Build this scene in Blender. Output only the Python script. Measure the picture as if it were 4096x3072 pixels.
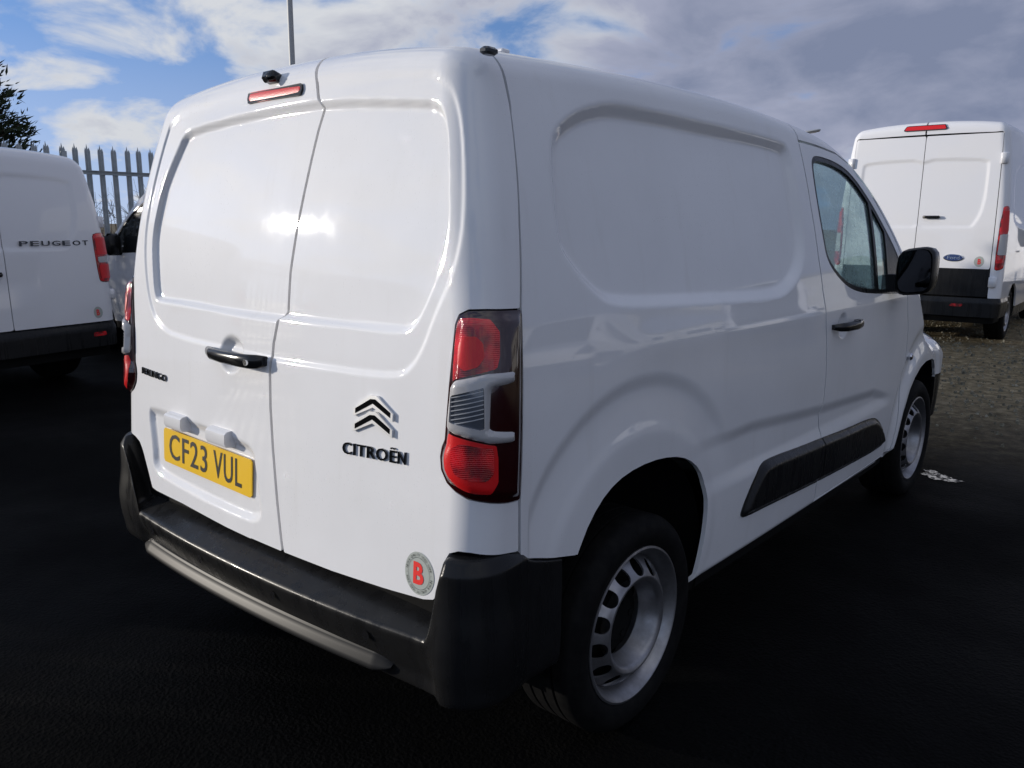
import bpy, math, random
import numpy as np
from mathutils import Matrix, Vector

# ------------------------------------------------------------------ reset
for o in list(bpy.data.objects): bpy.data.objects.remove(o)
scene = bpy.context.scene
COL = scene.collection
R = math.radians
rng = np.random.RandomState(7); random.seed(7)

# ------------------------------------------------------------------ camera
CAM = dict(loc=(1.97758, -1.11871, 1.42133), yaw=0.71387, pitch=-0.19311, roll=0.00855, f=3218.54/4096)
def cam_axes():
    y, p, r = CAM['yaw'], CAM['pitch'], CAM['roll']
    f = np.array([-math.sin(y)*math.cos(p), math.cos(y)*math.cos(p), math.sin(p)])
    rt = np.array([math.cos(y), math.sin(y), 0.0]); u = np.cross(rt, f)
    return rt*math.cos(r)+u*math.sin(r), -rt*math.sin(r)+u*math.cos(r), f
cr, cu, cf = cam_axes()
cd = bpy.data.cameras.new('camera'); cam = bpy.data.objects.new('camera', cd); COL.objects.link(cam)
cam.matrix_world = Matrix(((cr[0], cu[0], -cf[0], CAM['loc'][0]), (cr[1], cu[1], -cf[1], CAM['loc'][1]), (cr[2], cu[2], -cf[2], CAM['loc'][2]), (0, 0, 0, 1)))
cd.sensor_width = 36; cd.lens = 36*CAM['f']; cd.clip_start = 0.05; cd.clip_end = 5000
scene.camera = cam

# ------------------------------------------------------------------ sky and sun
SUN_EL, SUN_AZ = 10.0, 56.0            # degrees; azimuth from -y towards -x
se, sa = R(SUN_EL), R(SUN_AZ)
SUN = Vector((-math.sin(sa)*math.cos(se), -math.cos(sa)*math.cos(se), math.sin(se)))
world = bpy.data.worlds.new('World'); scene.world = world; world.use_nodes = True
def build_world():
    nt = world.node_tree; nt.nodes.clear(); N = nt.nodes.new; L = nt.links.new
    out = N('ShaderNodeOutputWorld'); bg = N('ShaderNodeBackground'); bg.inputs[1].default_value = 0.105
    sky = N('ShaderNodeTexSky'); sky.sky_type = 'NISHITA'; sky.sun_disc = False
    sky.sun_elevation = se; sky.sun_rotation = math.atan2(SUN.x, SUN.y)
    sky.air_density = 1.0; sky.dust_density = 0.6; sky.ozone_density = 2.0
    tc = N('ShaderNodeTexCoord'); sep = N('ShaderNodeSeparateXYZ'); L(tc.outputs['Generated'], sep.inputs[0])
    up = N('ShaderNodeVectorMath'); up.operation = 'MULTIPLY_ADD'; up.inputs[1].default_value = (1, 1, 1.6); up.inputs[2].default_value = (0, 0, .42)
    L(tc.outputs['Generated'], up.inputs[0]); nv = N('ShaderNodeVectorMath'); nv.operation = 'NORMALIZE'; L(up.outputs[0], nv.inputs[0]); L(nv.outputs[0], sky.inputs['Vector'])
    def M(op, a, b=None, c=None, clamp=False):
        n = N('ShaderNodeMath'); n.operation = op; n.use_clamp = clamp
        for i, v in enumerate((a, b, c)):
            if v is None: continue
            if isinstance(v, (int, float)): n.inputs[i].default_value = v
            else: L(v, n.inputs[i])
        return n.outputs[0]
    den = M('ADD', M('MAXIMUM', sep.outputs[2], 0.0), 0.34)
    cmb = N('ShaderNodeCombineXYZ'); L(M('DIVIDE', sep.outputs[0], den), cmb.inputs[0]); L(M('DIVIDE', sep.outputs[1], den), cmb.inputs[1])
    mp = N('ShaderNodeMapping'); mp.inputs['Location'].default_value = (CLOUD[0], CLOUD[1], 0); L(cmb.outputs[0], mp.inputs[0])
    n1 = N('ShaderNodeTexNoise'); n1.inputs['Scale'].default_value = 3.5; n1.inputs['Detail'].default_value = 10; n1.inputs['Roughness'].default_value = .56; n1.inputs['Distortion'].default_value = .35
    L(mp.outputs[0], n1.inputs['Vector'])
    n2 = N('ShaderNodeTexNoise'); n2.inputs['Scale'].default_value = 1.7; n2.inputs['Detail'].default_value = 5; L(mp.outputs[0], n2.inputs['Vector'])
    # a broad grey bank of cloud lies over the north-east (ahead of the van), broken cumulus to the west
    bank = M('MULTIPLY_ADD', M('ADD', M('MULTIPLY', sep.outputs[1], .80), M('MULTIPLY', sep.outputs[0], .60)), 1.0, .02)
    cov = M('ADD', n1.outputs[0], M('MULTIPLY', M('MAXIMUM', bank, -.10), .26))
    mask = N('ShaderNodeMapRange'); mask.interpolation_type = 'SMOOTHSTEP'; mask.inputs[1].default_value = .385; mask.inputs[2].default_value = .59; L(cov, mask.inputs[0])
    hz = N('ShaderNodeMapRange'); hz.inputs[1].default_value = 0.0; hz.inputs[2].default_value = .20; hz.inputs[3].default_value = .55; hz.inputs[4].default_value = 0; L(sep.outputs[2], hz.inputs[0])
    mk = M('MAXIMUM', mask.outputs[0], hz.outputs[0])
    # cloud brightness: white puffs, greyer in the bank and where the cloud is thick
    thick = M('ADD', M('MULTIPLY', M('MAXIMUM', bank, 0.0), .85), M('MULTIPLY', M('SUBTRACT', n2.outputs[0], .5), 1.6))
    thick = M('ADD', thick, M('MULTIPLY', M('SUBTRACT', cov, .56), 1.6))
    cr_ = N('ShaderNodeValToRGB'); e = cr_.color_ramp.elements
    e[0].position = .02; e[0].color = (6.3, 6.5, 6.9, 1); e[1].position = .90; e[1].color = (1.95, 2.3, 3.4, 1)
    m_ = cr_.color_ramp.elements.new(.42); m_.color = (3.4, 3.65, 4.8, 1)
    L(thick, cr_.inputs[0])
    tint = N('ShaderNodeMix'); tint.data_type = 'RGBA'; tint.blend_type = 'MULTIPLY'; tint.inputs[0].default_value = 1; L(sky.outputs[0], tint.inputs[6]); tint.inputs[7].default_value = (2.25, 2.45, 2.95, 1)
    mix = N('ShaderNodeMix'); mix.data_type = 'RGBA'; L(mk, mix.inputs[0]); L(tint.outputs[2], mix.inputs[6]); L(cr_.outputs[0], mix.inputs[7])
    L(mix.outputs[2], bg.inputs[0]); L(bg.outputs[0], out.inputs[0])
CLOUD = (17.9, 1.6)
build_world()
sd = bpy.data.lights.new('sun', 'SUN'); sd.energy = 3.5; sd.angle = R(0.53); sd.color = (1.0, .925, .82)
sun = bpy.data.objects.new('sun', sd); COL.objects.link(sun)
sun.rotation_euler = (-SUN).to_track_quat('-Z', 'Y').to_euler(); sun.location = SUN*30

scene.render.engine = 'CYCLES'
vs = scene.view_settings; vs.view_transform = 'Standard'; vs.look = 'None'; vs.gamma = 1; vs.exposure = 0.0
scene.render.resolution_x = 1024; scene.render.resolution_y = 768

# ------------------------------------------------------------------ materials
MATS = {}
def mat(name, base=(.8, .8, .8), rough=.5, metal=0.0, coat=0.0, coatr=.03, spec=.5, **kw):
    m = bpy.data.materials.new(name); m.use_nodes = True; MATS[name] = m
    b = m.node_tree.nodes['Principled BSDF']
    b.inputs['Base Color'].default_value = (*base, 1); b.inputs['Roughness'].default_value = rough
    b.inputs['Metallic'].default_value = metal; b.inputs['Coat Weight'].default_value = coat
    b.inputs['Coat Roughness'].default_value = coatr; b.inputs['Specular IOR Level'].default_value = spec
    for k, v in kw.items(): b.inputs[k.replace('_', ' ')].default_value = v
    return m
def nodes(m): return m.node_tree, m.node_tree.nodes.new, m.node_tree.links.new, m.node_tree.nodes['Principled BSDF']
def noise(N, L, vec, scale, detail=4, rough=.5):
    n = N('ShaderNodeTexNoise'); n.inputs['Scale'].default_value = scale; n.inputs['Detail'].default_value = detail; n.inputs['Roughness'].default_value = rough; L(vec, n.inputs['Vector']); return n
def ramp(N, L, fac, stops):
    r = N('ShaderNodeValToRGB'); el = r.color_ramp.elements
    el[0].position, el[0].color = stops[0][0], (*stops[0][1], 1); el[1].position, el[1].color = stops[-1][0], (*stops[-1][1], 1)
    for p, c in stops[1:-1]:
        q = el.new(p); q.color = (*c, 1)
    L(fac, r.inputs[0]); return r
def maprange(N, L, v, a, b, c=0.0, d=1.0):
    n = N('ShaderNodeMapRange'); n.interpolation_type = 'SMOOTHSTEP'
    for i, x in enumerate((a, b, c, d)): n.inputs[i+1].default_value = x
    L(v, n.inputs[0]); return n.outputs[0]
def droplets(m, amount=.5, scale=190, strength=.5, dens=(.45, .62), targets=('Coat Normal',)):
    """wet paint: small beads of water standing on the coat, thicker in patches"""
    nt, N, L, b = nodes(m)
    tc = N('ShaderNodeTexCoord'); v = N('ShaderNodeTexVoronoi'); v.inputs['Scale'].default_value = scale; v.inputs['Randomness'].default_value = 1
    L(tc.outputs['Object'], v.inputs['Vector'])
    pn = noise(N, L, tc.outputs['Object'], 3.3, 4)
    # per-cell random selects which cells hold a bead
    sp = N('ShaderNodeSeparateColor'); L(v.outputs['Color'], sp.inputs[0])
    thr = maprange(N, L, pn.outputs[0], dens[0], dens[1], 0.0, amount)
    lt = N('ShaderNodeMath'); lt.operation = 'LESS_THAN'; L(sp.outputs[0], lt.inputs[0]); L(thr, lt.inputs[1])
    bead = maprange(N, L, v.outputs['Distance'], .38, .0, 0, 1)
    mu = N('ShaderNodeMath'); mu.operation = 'MULTIPLY'; L(bead, mu.inputs[0]); L(lt.outputs[0], mu.inputs[1])
    bp = N('ShaderNodeBump'); bp.inputs['Strength'].default_value = strength; bp.inputs['Distance'].default_value = .0016; L(mu.outputs[0], bp.inputs['Height'])
    for t in targets: L(bp.outputs[0], b.inputs[t])
    return m
PAINT = mat('white_paint', (.80, .80, .815), .5, coat=1.0, coatr=.02, spec=.06)
def paint_detail():
    nt, N, L, b = nodes(PAINT)
    tc = N('ShaderNodeTexCoord')
    n = noise(N, L, tc.outputs['Object'], 2.2, 5, .6); 
    r = ramp(N, L, n.outputs[0], [(.3, (.765, .765, .775)), (.65, (.815, .815, .828))])
    # faint run marks of dirty rain water
    mp = N('ShaderNodeMapping'); mp.inputs['Scale'].default_value = (16, 16, 1.1); L(tc.outputs['Object'], mp.inputs[0]); st = noise(N, L, mp.outputs[0], 1.0, 6, .6)
    mx = N('ShaderNodeMix'); mx.data_type = 'RGBA'; L(maprange(N, L, st.outputs[0], .54, .76, 0, .16), mx.inputs[0]); L(r.outputs[0], mx.inputs[6]); mx.inputs[7].default_value = (.62, .60, .565, 1); L(mx.outputs[2], b.inputs['Base Color'])
    n2 = noise(N, L, tc.outputs['Object'], 9, 6, .65); L(maprange(N, L, n2.outputs[0], .4, .75, .028, .050), b.inputs['Coat Roughness'])
paint_detail(); droplets(PAINT, .30, 150, .6, (.46, .64))
PAINT2 = mat('white_paint_far', (.79, .79, .81), .5, coat=1.0, coatr=.03, spec=.06)
PLASTIC = mat('black_plastic', (.012, .012, .013), .5, spec=.24)
def plastic_detail():
    nt, N, L, b = nodes(PLASTIC); tc = N('ShaderNodeTexCoord')
    n = noise(N, L, tc.outputs['Object'], 420, 3); n2 = noise(N, L, tc.outputs['Object'], 6, 6, .65)
    bp = N('ShaderNodeBump'); bp.inputs['Strength'].default_value = .25; bp.inputs['Distance'].default_value = .001; L(n.outputs[0], bp.inputs['Height']); L(bp.outputs[0], b.inputs['Normal'])
    # rain runs: streaked in z, wet streaks smoother and darker
    mp = N('ShaderNodeMapping'); mp.inputs['Scale'].default_value = (22, 22, 1.6); L(tc.outputs['Object'], mp.inputs[0])
    st = noise(N, L, mp.outputs[0], 1.0, 5, .6)
    L(maprange(N, L, st.outputs[0], .42, .62, .36, .22), b.inputs['Roughness'])
    r = ramp(N, L, n2.outputs[0], [(.3, (.008, .008, .0085)), (.7, (.014, .014, .0145))]); L(r.outputs[0], b.inputs['Base Color'])
plastic_detail(); droplets(PLASTIC, .3, 150, .5, targets=('Coat Normal',)); PLASTIC.node_tree.nodes['Principled BSDF'].inputs['Coat Weight'].default_value = .06
GLOSSBLK = mat('gloss_black_plastic', (.010, .010, .011), .16, spec=.5)
DARK = mat('dark_interior', (.006, .006, .006), .8, spec=.1)
RUBBER = mat('tyre_rubber', (.006, .006, .0065), .75, spec=.1)
def rubber_detail():
    nt, N, L, b = nodes(RUBBER); tc = N('ShaderNodeTexCoord')
    n = noise(N, L, tc.outputs['Object'], 30, 6, .6)
    r = ramp(N, L, n.outputs[0], [(.35, (.004, .004, .0045)), (.75, (.011, .0105, .010))]); L(r.outputs[0], b.inputs['Base Color'])
    bp = N('ShaderNodeBump'); bp.inputs['Strength'].default_value = .3; bp.inputs['Distance'].default_value = .002; L(n.outputs[0], bp.inputs['Height']); L(bp.outputs[0], b.inputs['Normal'])
rubber_detail()
STEEL = mat('wheel_silver', (.26, .26, .28), .36, metal=.85, spec=.4)
def steel_detail():
    nt, N, L, b = nodes(STEEL); tc = N('ShaderNodeTexCoord')
    n = noise(N, L, tc.outputs['Object'], 14, 6, .65)
    r = ramp(N, L, n.outputs[0], [(.3, (.22, .215, .22)), (.7, (.36, .36, .375))]); L(r.outputs[0], b.inputs['Base Color'])
    L(maprange(N, L, n.outputs[0], .35, .7, .48, .30), b.inputs['Roughness'])
steel_detail()
CHROME = mat('chrome', (.66, .67, .69), .10, metal=1.0); BADGESILVER = mat('badge_silver', (.72, .73, .75), .34, metal=.8, coat=.4)
DKCHROME = mat('dark_chrome', (.05, .052, .056), .10, metal=.9, coat=.6)
def lens(name, c, tr=0.0):
    m = mat(name, c, .12, coat=1.0, coatr=.02, spec=.5); nt, N, L, b = nodes(m)
    tc = N('ShaderNodeTexCoord'); mp = N('ShaderNodeMapping'); mp.inputs['Scale'].default_value = (1, 1, 1); L(tc.outputs['Object'], mp.inputs[0])
    w = N('ShaderNodeTexWave'); w.bands_direction = 'Z'; w.inputs['Scale'].default_value = 75; w.inputs['Distortion'].default_value = .5; L(mp.outputs[0], w.inputs['Vector'])
    n = noise(N, L, tc.outputs['Object'], 18, 3)
    mm = N('ShaderNodeMix'); mm.data_type = 'RGBA'; mm.inputs[6].default_value = (c[0]*.30, c[1]*.3, c[2]*.3, 1); mm.inputs[7].default_value = (*[min(1, x*1.6) for x in c], 1)
    L(maprange(N, L, n.outputs[0], .32, .66), mm.inputs[0]); L(mm.outputs[2], b.inputs['Base Color'])
    bp = N('ShaderNodeBump'); bp.inputs['Strength'].default_value = .35; bp.inputs['Distance'].default_value = .002; L(w.outputs[1], bp.inputs['Height']); L(bp.outputs[0], b.inputs['Normal'])
    return m
RED = lens('red_lens', (.46, .006, .009)); DKRED = mat('smoked_red_lens', (.022, .0015, .002), .10, coat=1.0, coatr=.02)
REDBR = mat('bright_red_reflector', (.66, .012, .014), .35, coat=.5, coatr=.03, spec=.3)
def reflector_detail():
    nt, N, L, b = nodes(REDBR); tc = N('ShaderNodeTexCoord'); v = N('ShaderNodeTexVoronoi'); v.inputs['Scale'].default_value = 260; L(tc.outputs['Object'], v.inputs['Vector'])
    bp = N('ShaderNodeBump'); bp.inputs['Strength'].default_value = .2; bp.inputs['Distance'].default_value = .001; L(v.outputs[0], bp.inputs['Height']); L(bp.outputs[0], b.inputs['Normal'])
reflector_detail()
CLEARL = mat('clear_lens_bracket', (.44, .43, .43), .18, coat=1.0, coatr=.02)
CLEARD = mat('clear_reversing_lens', (.115, .13, .16), .12, metal=.5, coat=1.0, coatr=.02)
LENSRIB = mat('lens_rib', (.42, .43, .45), .2, coat=1)
YELLOW = mat('plate_yellow', (.88, .53, .010), .35, coat=.3); PLATEBLK = mat('plate_black', (.022, .022, .024), .4)
SILVERST = mat('sticker_silver', (.40, .43, .40), .4); STRED = mat('sticker_red', (.80, .03, .025), .45); STINK = mat('sticker_ink', (.03, .035, .03), .5)
BADGEBLUE = mat('badge_blue', (.015, .035, .13), .15, coat=1.0)
SEATM = mat('seat_fabric', (.016, .018, .022), .9); DASH = mat('dashboard', (.012, .013, .015), .6); BULK = mat('bulkhead_board', (.22, .23, .235), .7)
WHITEBOX = mat('white_hinge', (.74, .74, .76), .3, coat=.6)
def glass_mat(name, tint, fog, foga=.0):
    m = bpy.data.materials.new(name); m.use_nodes = True; nt = m.node_tree; nt.nodes.clear(); N = nt.nodes.new; L = nt.links.new
    out = N('ShaderNodeOutputMaterial'); tr = N('ShaderNodeBsdfTransparent'); tr.inputs[0].default_value = (*tint, 1)
    gl = N('ShaderNodeBsdfGlossy'); gl.inputs['Roughness'].default_value = .015; gl.inputs[0].default_value = (1, 1, 1, 1)
    fr = N('ShaderNodeFresnel'); ge = N('ShaderNodeNewGeometry'); io = N('ShaderNodeMapRange'); io.inputs[3].default_value = 1.5; io.inputs[4].default_value = 1/1.5; L(ge.outputs['Backfacing'], io.inputs[0]); L(io.outputs[0], fr.inputs[0])
    df = N('ShaderNodeBsdfDiffuse'); df.inputs[0].default_value = (.60, .76, .75, 1); tl = N('ShaderNodeBsdfTranslucent'); tl.inputs[0].default_value = (.64, .84, .83, 1)
    fm = N('ShaderNodeMixShader'); fm.inputs[0].default_value = .62; L(df.outputs[0], fm.inputs[1]); L(tl.outputs[0], fm.inputs[2])
    tc = N('ShaderNodeTexCoord'); n = noise(N, L, tc.outputs['Object'], 5.0, 6, .65)
    m1 = N('ShaderNodeMixShader'); L(maprange(N, L, n.outputs[0], .35, .68, fog*.35, fog), m1.inputs[0]); L(tr.outputs[0], m1.inputs[1]); L(fm.outputs[0], m1.inputs[2])
    m2 = N('ShaderNodeMixShader'); L(fr.outputs[0], m2.inputs[0]); L(m1.outputs[0], m2.inputs[1]); L(gl.outputs[0], m2.inputs[2])
    L(m2.outputs[0], out.inputs[0]); return m
GLASS = glass_mat('cab_glass', (.80, .93, .91), .55); FOGGLASS = glass_mat('misted_glass', (.72, .86, .84), .70); DARKGLASS = mat('dark_window', (.012, .014, .015), .04, spec=.6)

# ------------------------------------------------------------------ object helpers
def link(o, parent=None):
    COL.objects.link(o)
    if parent is not None: o.parent = parent
    return o
def tag(o, label=None, cat=None, group=None, kind=None):
    if label: o['label'] = label
    if cat: o['category'] = cat
    if group: o['group'] = group
    if kind: o['kind'] = kind
    return o
def empty(name, loc=(0, 0, 0), rz=0.0):
    e = bpy.data.objects.new(name, None); COL.objects.link(e); e.location = loc; e.rotation_euler = (0, 0, rz); e.empty_display_size = .2; return e
def mesh_obj(name, V, Fc, material, parent=None, smooth=True, sharp=None):
    me = bpy.data.meshes.new(name); me.from_pydata([tuple(v) for v in V], [], [tuple(f) for f in Fc]); me.update()
    me.materials.append(material)
    if smooth:
        me.polygons.foreach_set('use_smooth', np.ones(len(me.polygons), bool))
        if sharp: me.set_sharp_from_angle(angle=R(sharp))
    return link(bpy.data.objects.new(name, me), parent)
class MB:
    """collects pieces of ONE part"""
    def __init__(s): s.V = []; s.F = []
    def add(s, V, F):
        k = len(s.V); s.V += [tuple(map(float, v)) for v in V]; s.F += [tuple(i+k for i in f) for f in F]; return s
    def box(s, c, d, rot=None, bev=0.0):
        hx, hy, hz = d[0]/2, d[1]/2, d[2]/2
        if bev <= 0:
            V = [(sx*hx, sy*hy, sz*hz) for sz in (-1, 1) for sy in (-1, 1) for sx in (-1, 1)]
            F = [(0, 2, 3, 1), (4, 5, 7, 6), (0, 1, 5, 4), (2, 6, 7, 3), (0, 4, 6, 2), (1, 3, 7, 5)]
        else:
            b = min(bev, hx*.9, hy*.9, hz*.9); V = []; F = []
            ring = []
            for (z, i) in ((-hz, b), (-hz+b, 0), (hz-b, 0), (hz, b)):
                rr = []
                X, Y = hx-i, hy-i
                for (px, py) in ((-X+b, -Y), (X-b, -Y), (X, -Y+b), (X, Y-b), (X-b, Y), (-X+b, Y), (-X, Y-b), (-X, -Y+b)):
                    rr.append(len(V)); V.append((px, py, z))
                ring.append(rr)
            for a, c_ in zip(ring, ring[1:]):
                for k in range(8): F.append((a[k], a[(k+1) % 8], c_[(k+1) % 8], c_[k]))
            F.append(tuple(reversed(ring[0]))); F.append(tuple(ring[-1]))
        if rot is not None: V = [tuple(rot @ Vector(v)) for v in V]
        return s.add([(v[0]+c[0], v[1]+c[1], v[2]+c[2]) for v in V], F)
    def tube(s, pts, r, n=8, cap=True):
        pts = [Vector(p) for p in pts]; rr = r if hasattr(r, '__len__') else [r]*len(pts); V = []; F = []
        for i, p in enumerate(pts):
            d = (pts[min(i+1, len(pts)-1)]-pts[max(i-1, 0)]).normalized()
            a = d.cross(Vector((0, 0, 1))) if abs(d.z) < .95 else d.cross(Vector((1, 0, 0))); a.normalize(); b = d.cross(a)
            for k in range(n):
                t = 2*math.pi*k/n; V.append(p+(a*math.cos(t)+b*math.sin(t))*rr[i])
        for i in range(len(pts)-1):
            for k in range(n): F.append((i*n+k, i*n+(k+1) % n, (i+1)*n+(k+1) % n, (i+1)*n+k))
        if cap: F.append(tuple(range(n))); F.append(tuple(range((len(pts)-1)*n, len(pts)*n)))
        return s.add(V, F)
    def lathe_x(s, prof, n=64, c=(0, 0, 0)):
        """revolve (x, r) about the x axis"""
        V = []; F = []; m = len(prof)
        for k in range(n):
            t = 2*math.pi*k/n
            for x, r in prof: V.append((c[0]+x, c[1]+r*math.cos(t), c[2]+r*math.sin(t)))
        for k in range(n):
            a, b = k*m, ((k+1) % n)*m
            for i in range(m-1): F.append((a+i, a+i+1, b+i+1, b+i))
        return s.add(V, F)
    def prism(s, poly, y0, y1):
        """polygon in (x, z) extruded along y"""
        n = len(poly); V = [(p[0], y0, p[1]) for p in poly]+[(p[0], y1, p[1]) for p in poly]
        F = [tuple(range(n)), tuple(reversed(range(n, 2*n)))]+[(i, n+i, n+(i+1) % n, (i+1) % n) for i in range(n)]
        return s.add(V, F)
    def build(s, name, m, parent=None, smooth=True, sharp=35): return mesh_obj(name, s.V, s.F, m, parent, smooth, sharp)
def copy_tree(o, parent=None):
    c = o.copy(); COL.objects.link(c); c.parent = parent
    for ch in o.children: copy_tree(ch, c)
    return c

# ------------------------------------------------------------------ numeric surface engine
def rmax(a, b, r):
    q = (a > -r) & (b > -r)
    return np.where(q, np.sqrt(np.maximum(a+r, 0)**2+np.maximum(b+r, 0)**2)-r, np.maximum(a, b))
def smin(a, b, k):
    d = np.clip(.5+.5*(b-a)/k, 0, 1); return b*(1-d)+a*d-k*d*(1-d)
def lstep(a, b, x): return np.clip((x-a)/(b-a), 0, 1)
def sstep(a, b, x):
    t = np.clip((x-a)/(b-a), 0, 1); return t*t*(3-2*t)
def chaikin(P, n=2):
    P = [tuple(p) for p in P]
    for _ in range(n):
        Q = []
        for i in range(len(P)):
            a, b = P[i], P[(i+1) % len(P)]
            Q += [(a[0]*.75+b[0]*.25, a[1]*.75+b[1]*.25), (a[0]*.25+b[0]*.75, a[1]*.25+b[1]*.75)]
        P = Q
    return P
def psd(S, Z, poly, pad=.25):
    """signed distance to a polygon in (s, z), positive inside; exact within pad of its box"""
    P = np.array(poly); out = np.full(S.shape, -pad)
    m = (S > P[:, 0].min()-pad) & (S < P[:, 0].max()+pad) & (Z > P[:, 1].min()-pad) & (Z < P[:, 1].max()+pad)
    if not m.any(): return out
    x, z = S[m], Z[m]; d2 = np.full(x.shape, 1e9); ins = np.zeros(x.shape, bool)
    for i in range(len(P)):
        a, b = P[i], P[(i+1) % len(P)]; ex, ez = b-a; l2 = ex*ex+ez*ez+1e-12
        t = np.clip(((x-a[0])*ex+(z-a[1])*ez)/l2, 0, 1)
        d2 = np.minimum(d2, (x-a[0]-t*ex)**2+(z-a[1]-t*ez)**2)
        c = (a[1] > z) != (b[1] > z)
        ins ^= c & (x < ex*(z-a[1])/(ez if abs(ez) > 1e-12 else 1e-12)+a[0])
    d = np.sqrt(d2); out[m] = np.where(ins, d, -d); return out
def clip_grid(P, Nn, g, off=0.0, rim=0.0, flip=False):
    """cut the part of a grid where g > 0; returns verts, faces"""
    nt, ns = g.shape; Q = (P+Nn*(off[..., None] if hasattr(off, 'shape') else off)).reshape(-1, 3); Nf = Nn.reshape(-1, 3); G = g.reshape(-1)
    idx = np.arange(nt*ns).reshape(nt, ns)
    a, b, c, d = idx[:-1, :-1].ravel(), idx[:-1, 1:].ravel(), idx[1:, 1:].ravel(), idx[1:, :-1].ravel()
    pos = G > 0; cnt = pos[a].astype(int)+pos[b]+pos[c]+pos[d]
    full = cnt == 4; part = (cnt > 0) & (cnt < 4)
    F = [tuple(q) for q in np.stack([a[full], b[full], c[full], d[full]], 1).tolist()]
    V = []; VN = []; cut = {}
    base = nt*ns
    def ep(i, j):
        k = (i, j) if i < j else (j, i)
        if k not in cut:
            t = G[k[0]]/(G[k[0]]-G[k[1]]); t = min(max(t, .002), .998)
            cut[k] = base+len(V); V.append(Q[k[0]]*(1-t)+Q[k[1]]*t); n = Nf[k[0]]*(1-t)+Nf[k[1]]*t; VN.append(n/(np.linalg.norm(n)+1e-9))
        return cut[k]
    for (A, B, C, D) in np.stack([a[part], b[part], c[part], d[part]], 1).tolist():
        for tri in ((A, B, C), (A, C, D)):
            poly = []
            for k in range(3):
                i, j = tri[k], tri[(k+1) % 3]
                if pos[i]: poly.append(i)
                if pos[i] != pos[j]: poly.append(ep(i, j))
            if len(poly) >= 3: F.append(tuple(poly))
    if not F: return np.zeros((0, 3)), []
    allV = np.concatenate([Q, np.array(V).reshape(-1, 3)]); allN = np.concatenate([Nf, np.array(VN).reshape(-1, 3)])
    used = np.unique(np.concatenate([np.array(f) for f in F])); mp = np.full(len(allV), -1); mp[used] = np.arange(len(used))
    Fs = [tuple(mp[list(f)].tolist()) for f in F]; Vs = allV[used]; Ns = allN[used]
    if rim:
        ec = {}
        for f in Fs:
            for k in range(len(f)):
                i, j = f[k], f[(k+1) % len(f)]; key = (i, j) if i < j else (j, i)
                if key in ec: ec[key] = None
                else: ec[key] = (i, j)
        n0 = len(Vs); add = []; top = {}; bot = {}
        def tv(i):
            if i not in top:
                top[i] = n0+len(add); add.append(Vs[i]); bot[i] = n0+len(add); add.append(Vs[i]-Ns[i]*rim)
            return top[i], bot[i]
        for e in ec.values():
            if e is None: continue
            t0, b0 = tv(e[0]); t1, b1 = tv(e[1]); Fs.append((t1, t0, b0, b1))
        if add: Vs = np.concatenate([Vs, np.array(add)])
    if flip: Fs = [tuple(reversed(f)) for f in Fs]
    return Vs, Fs

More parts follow.
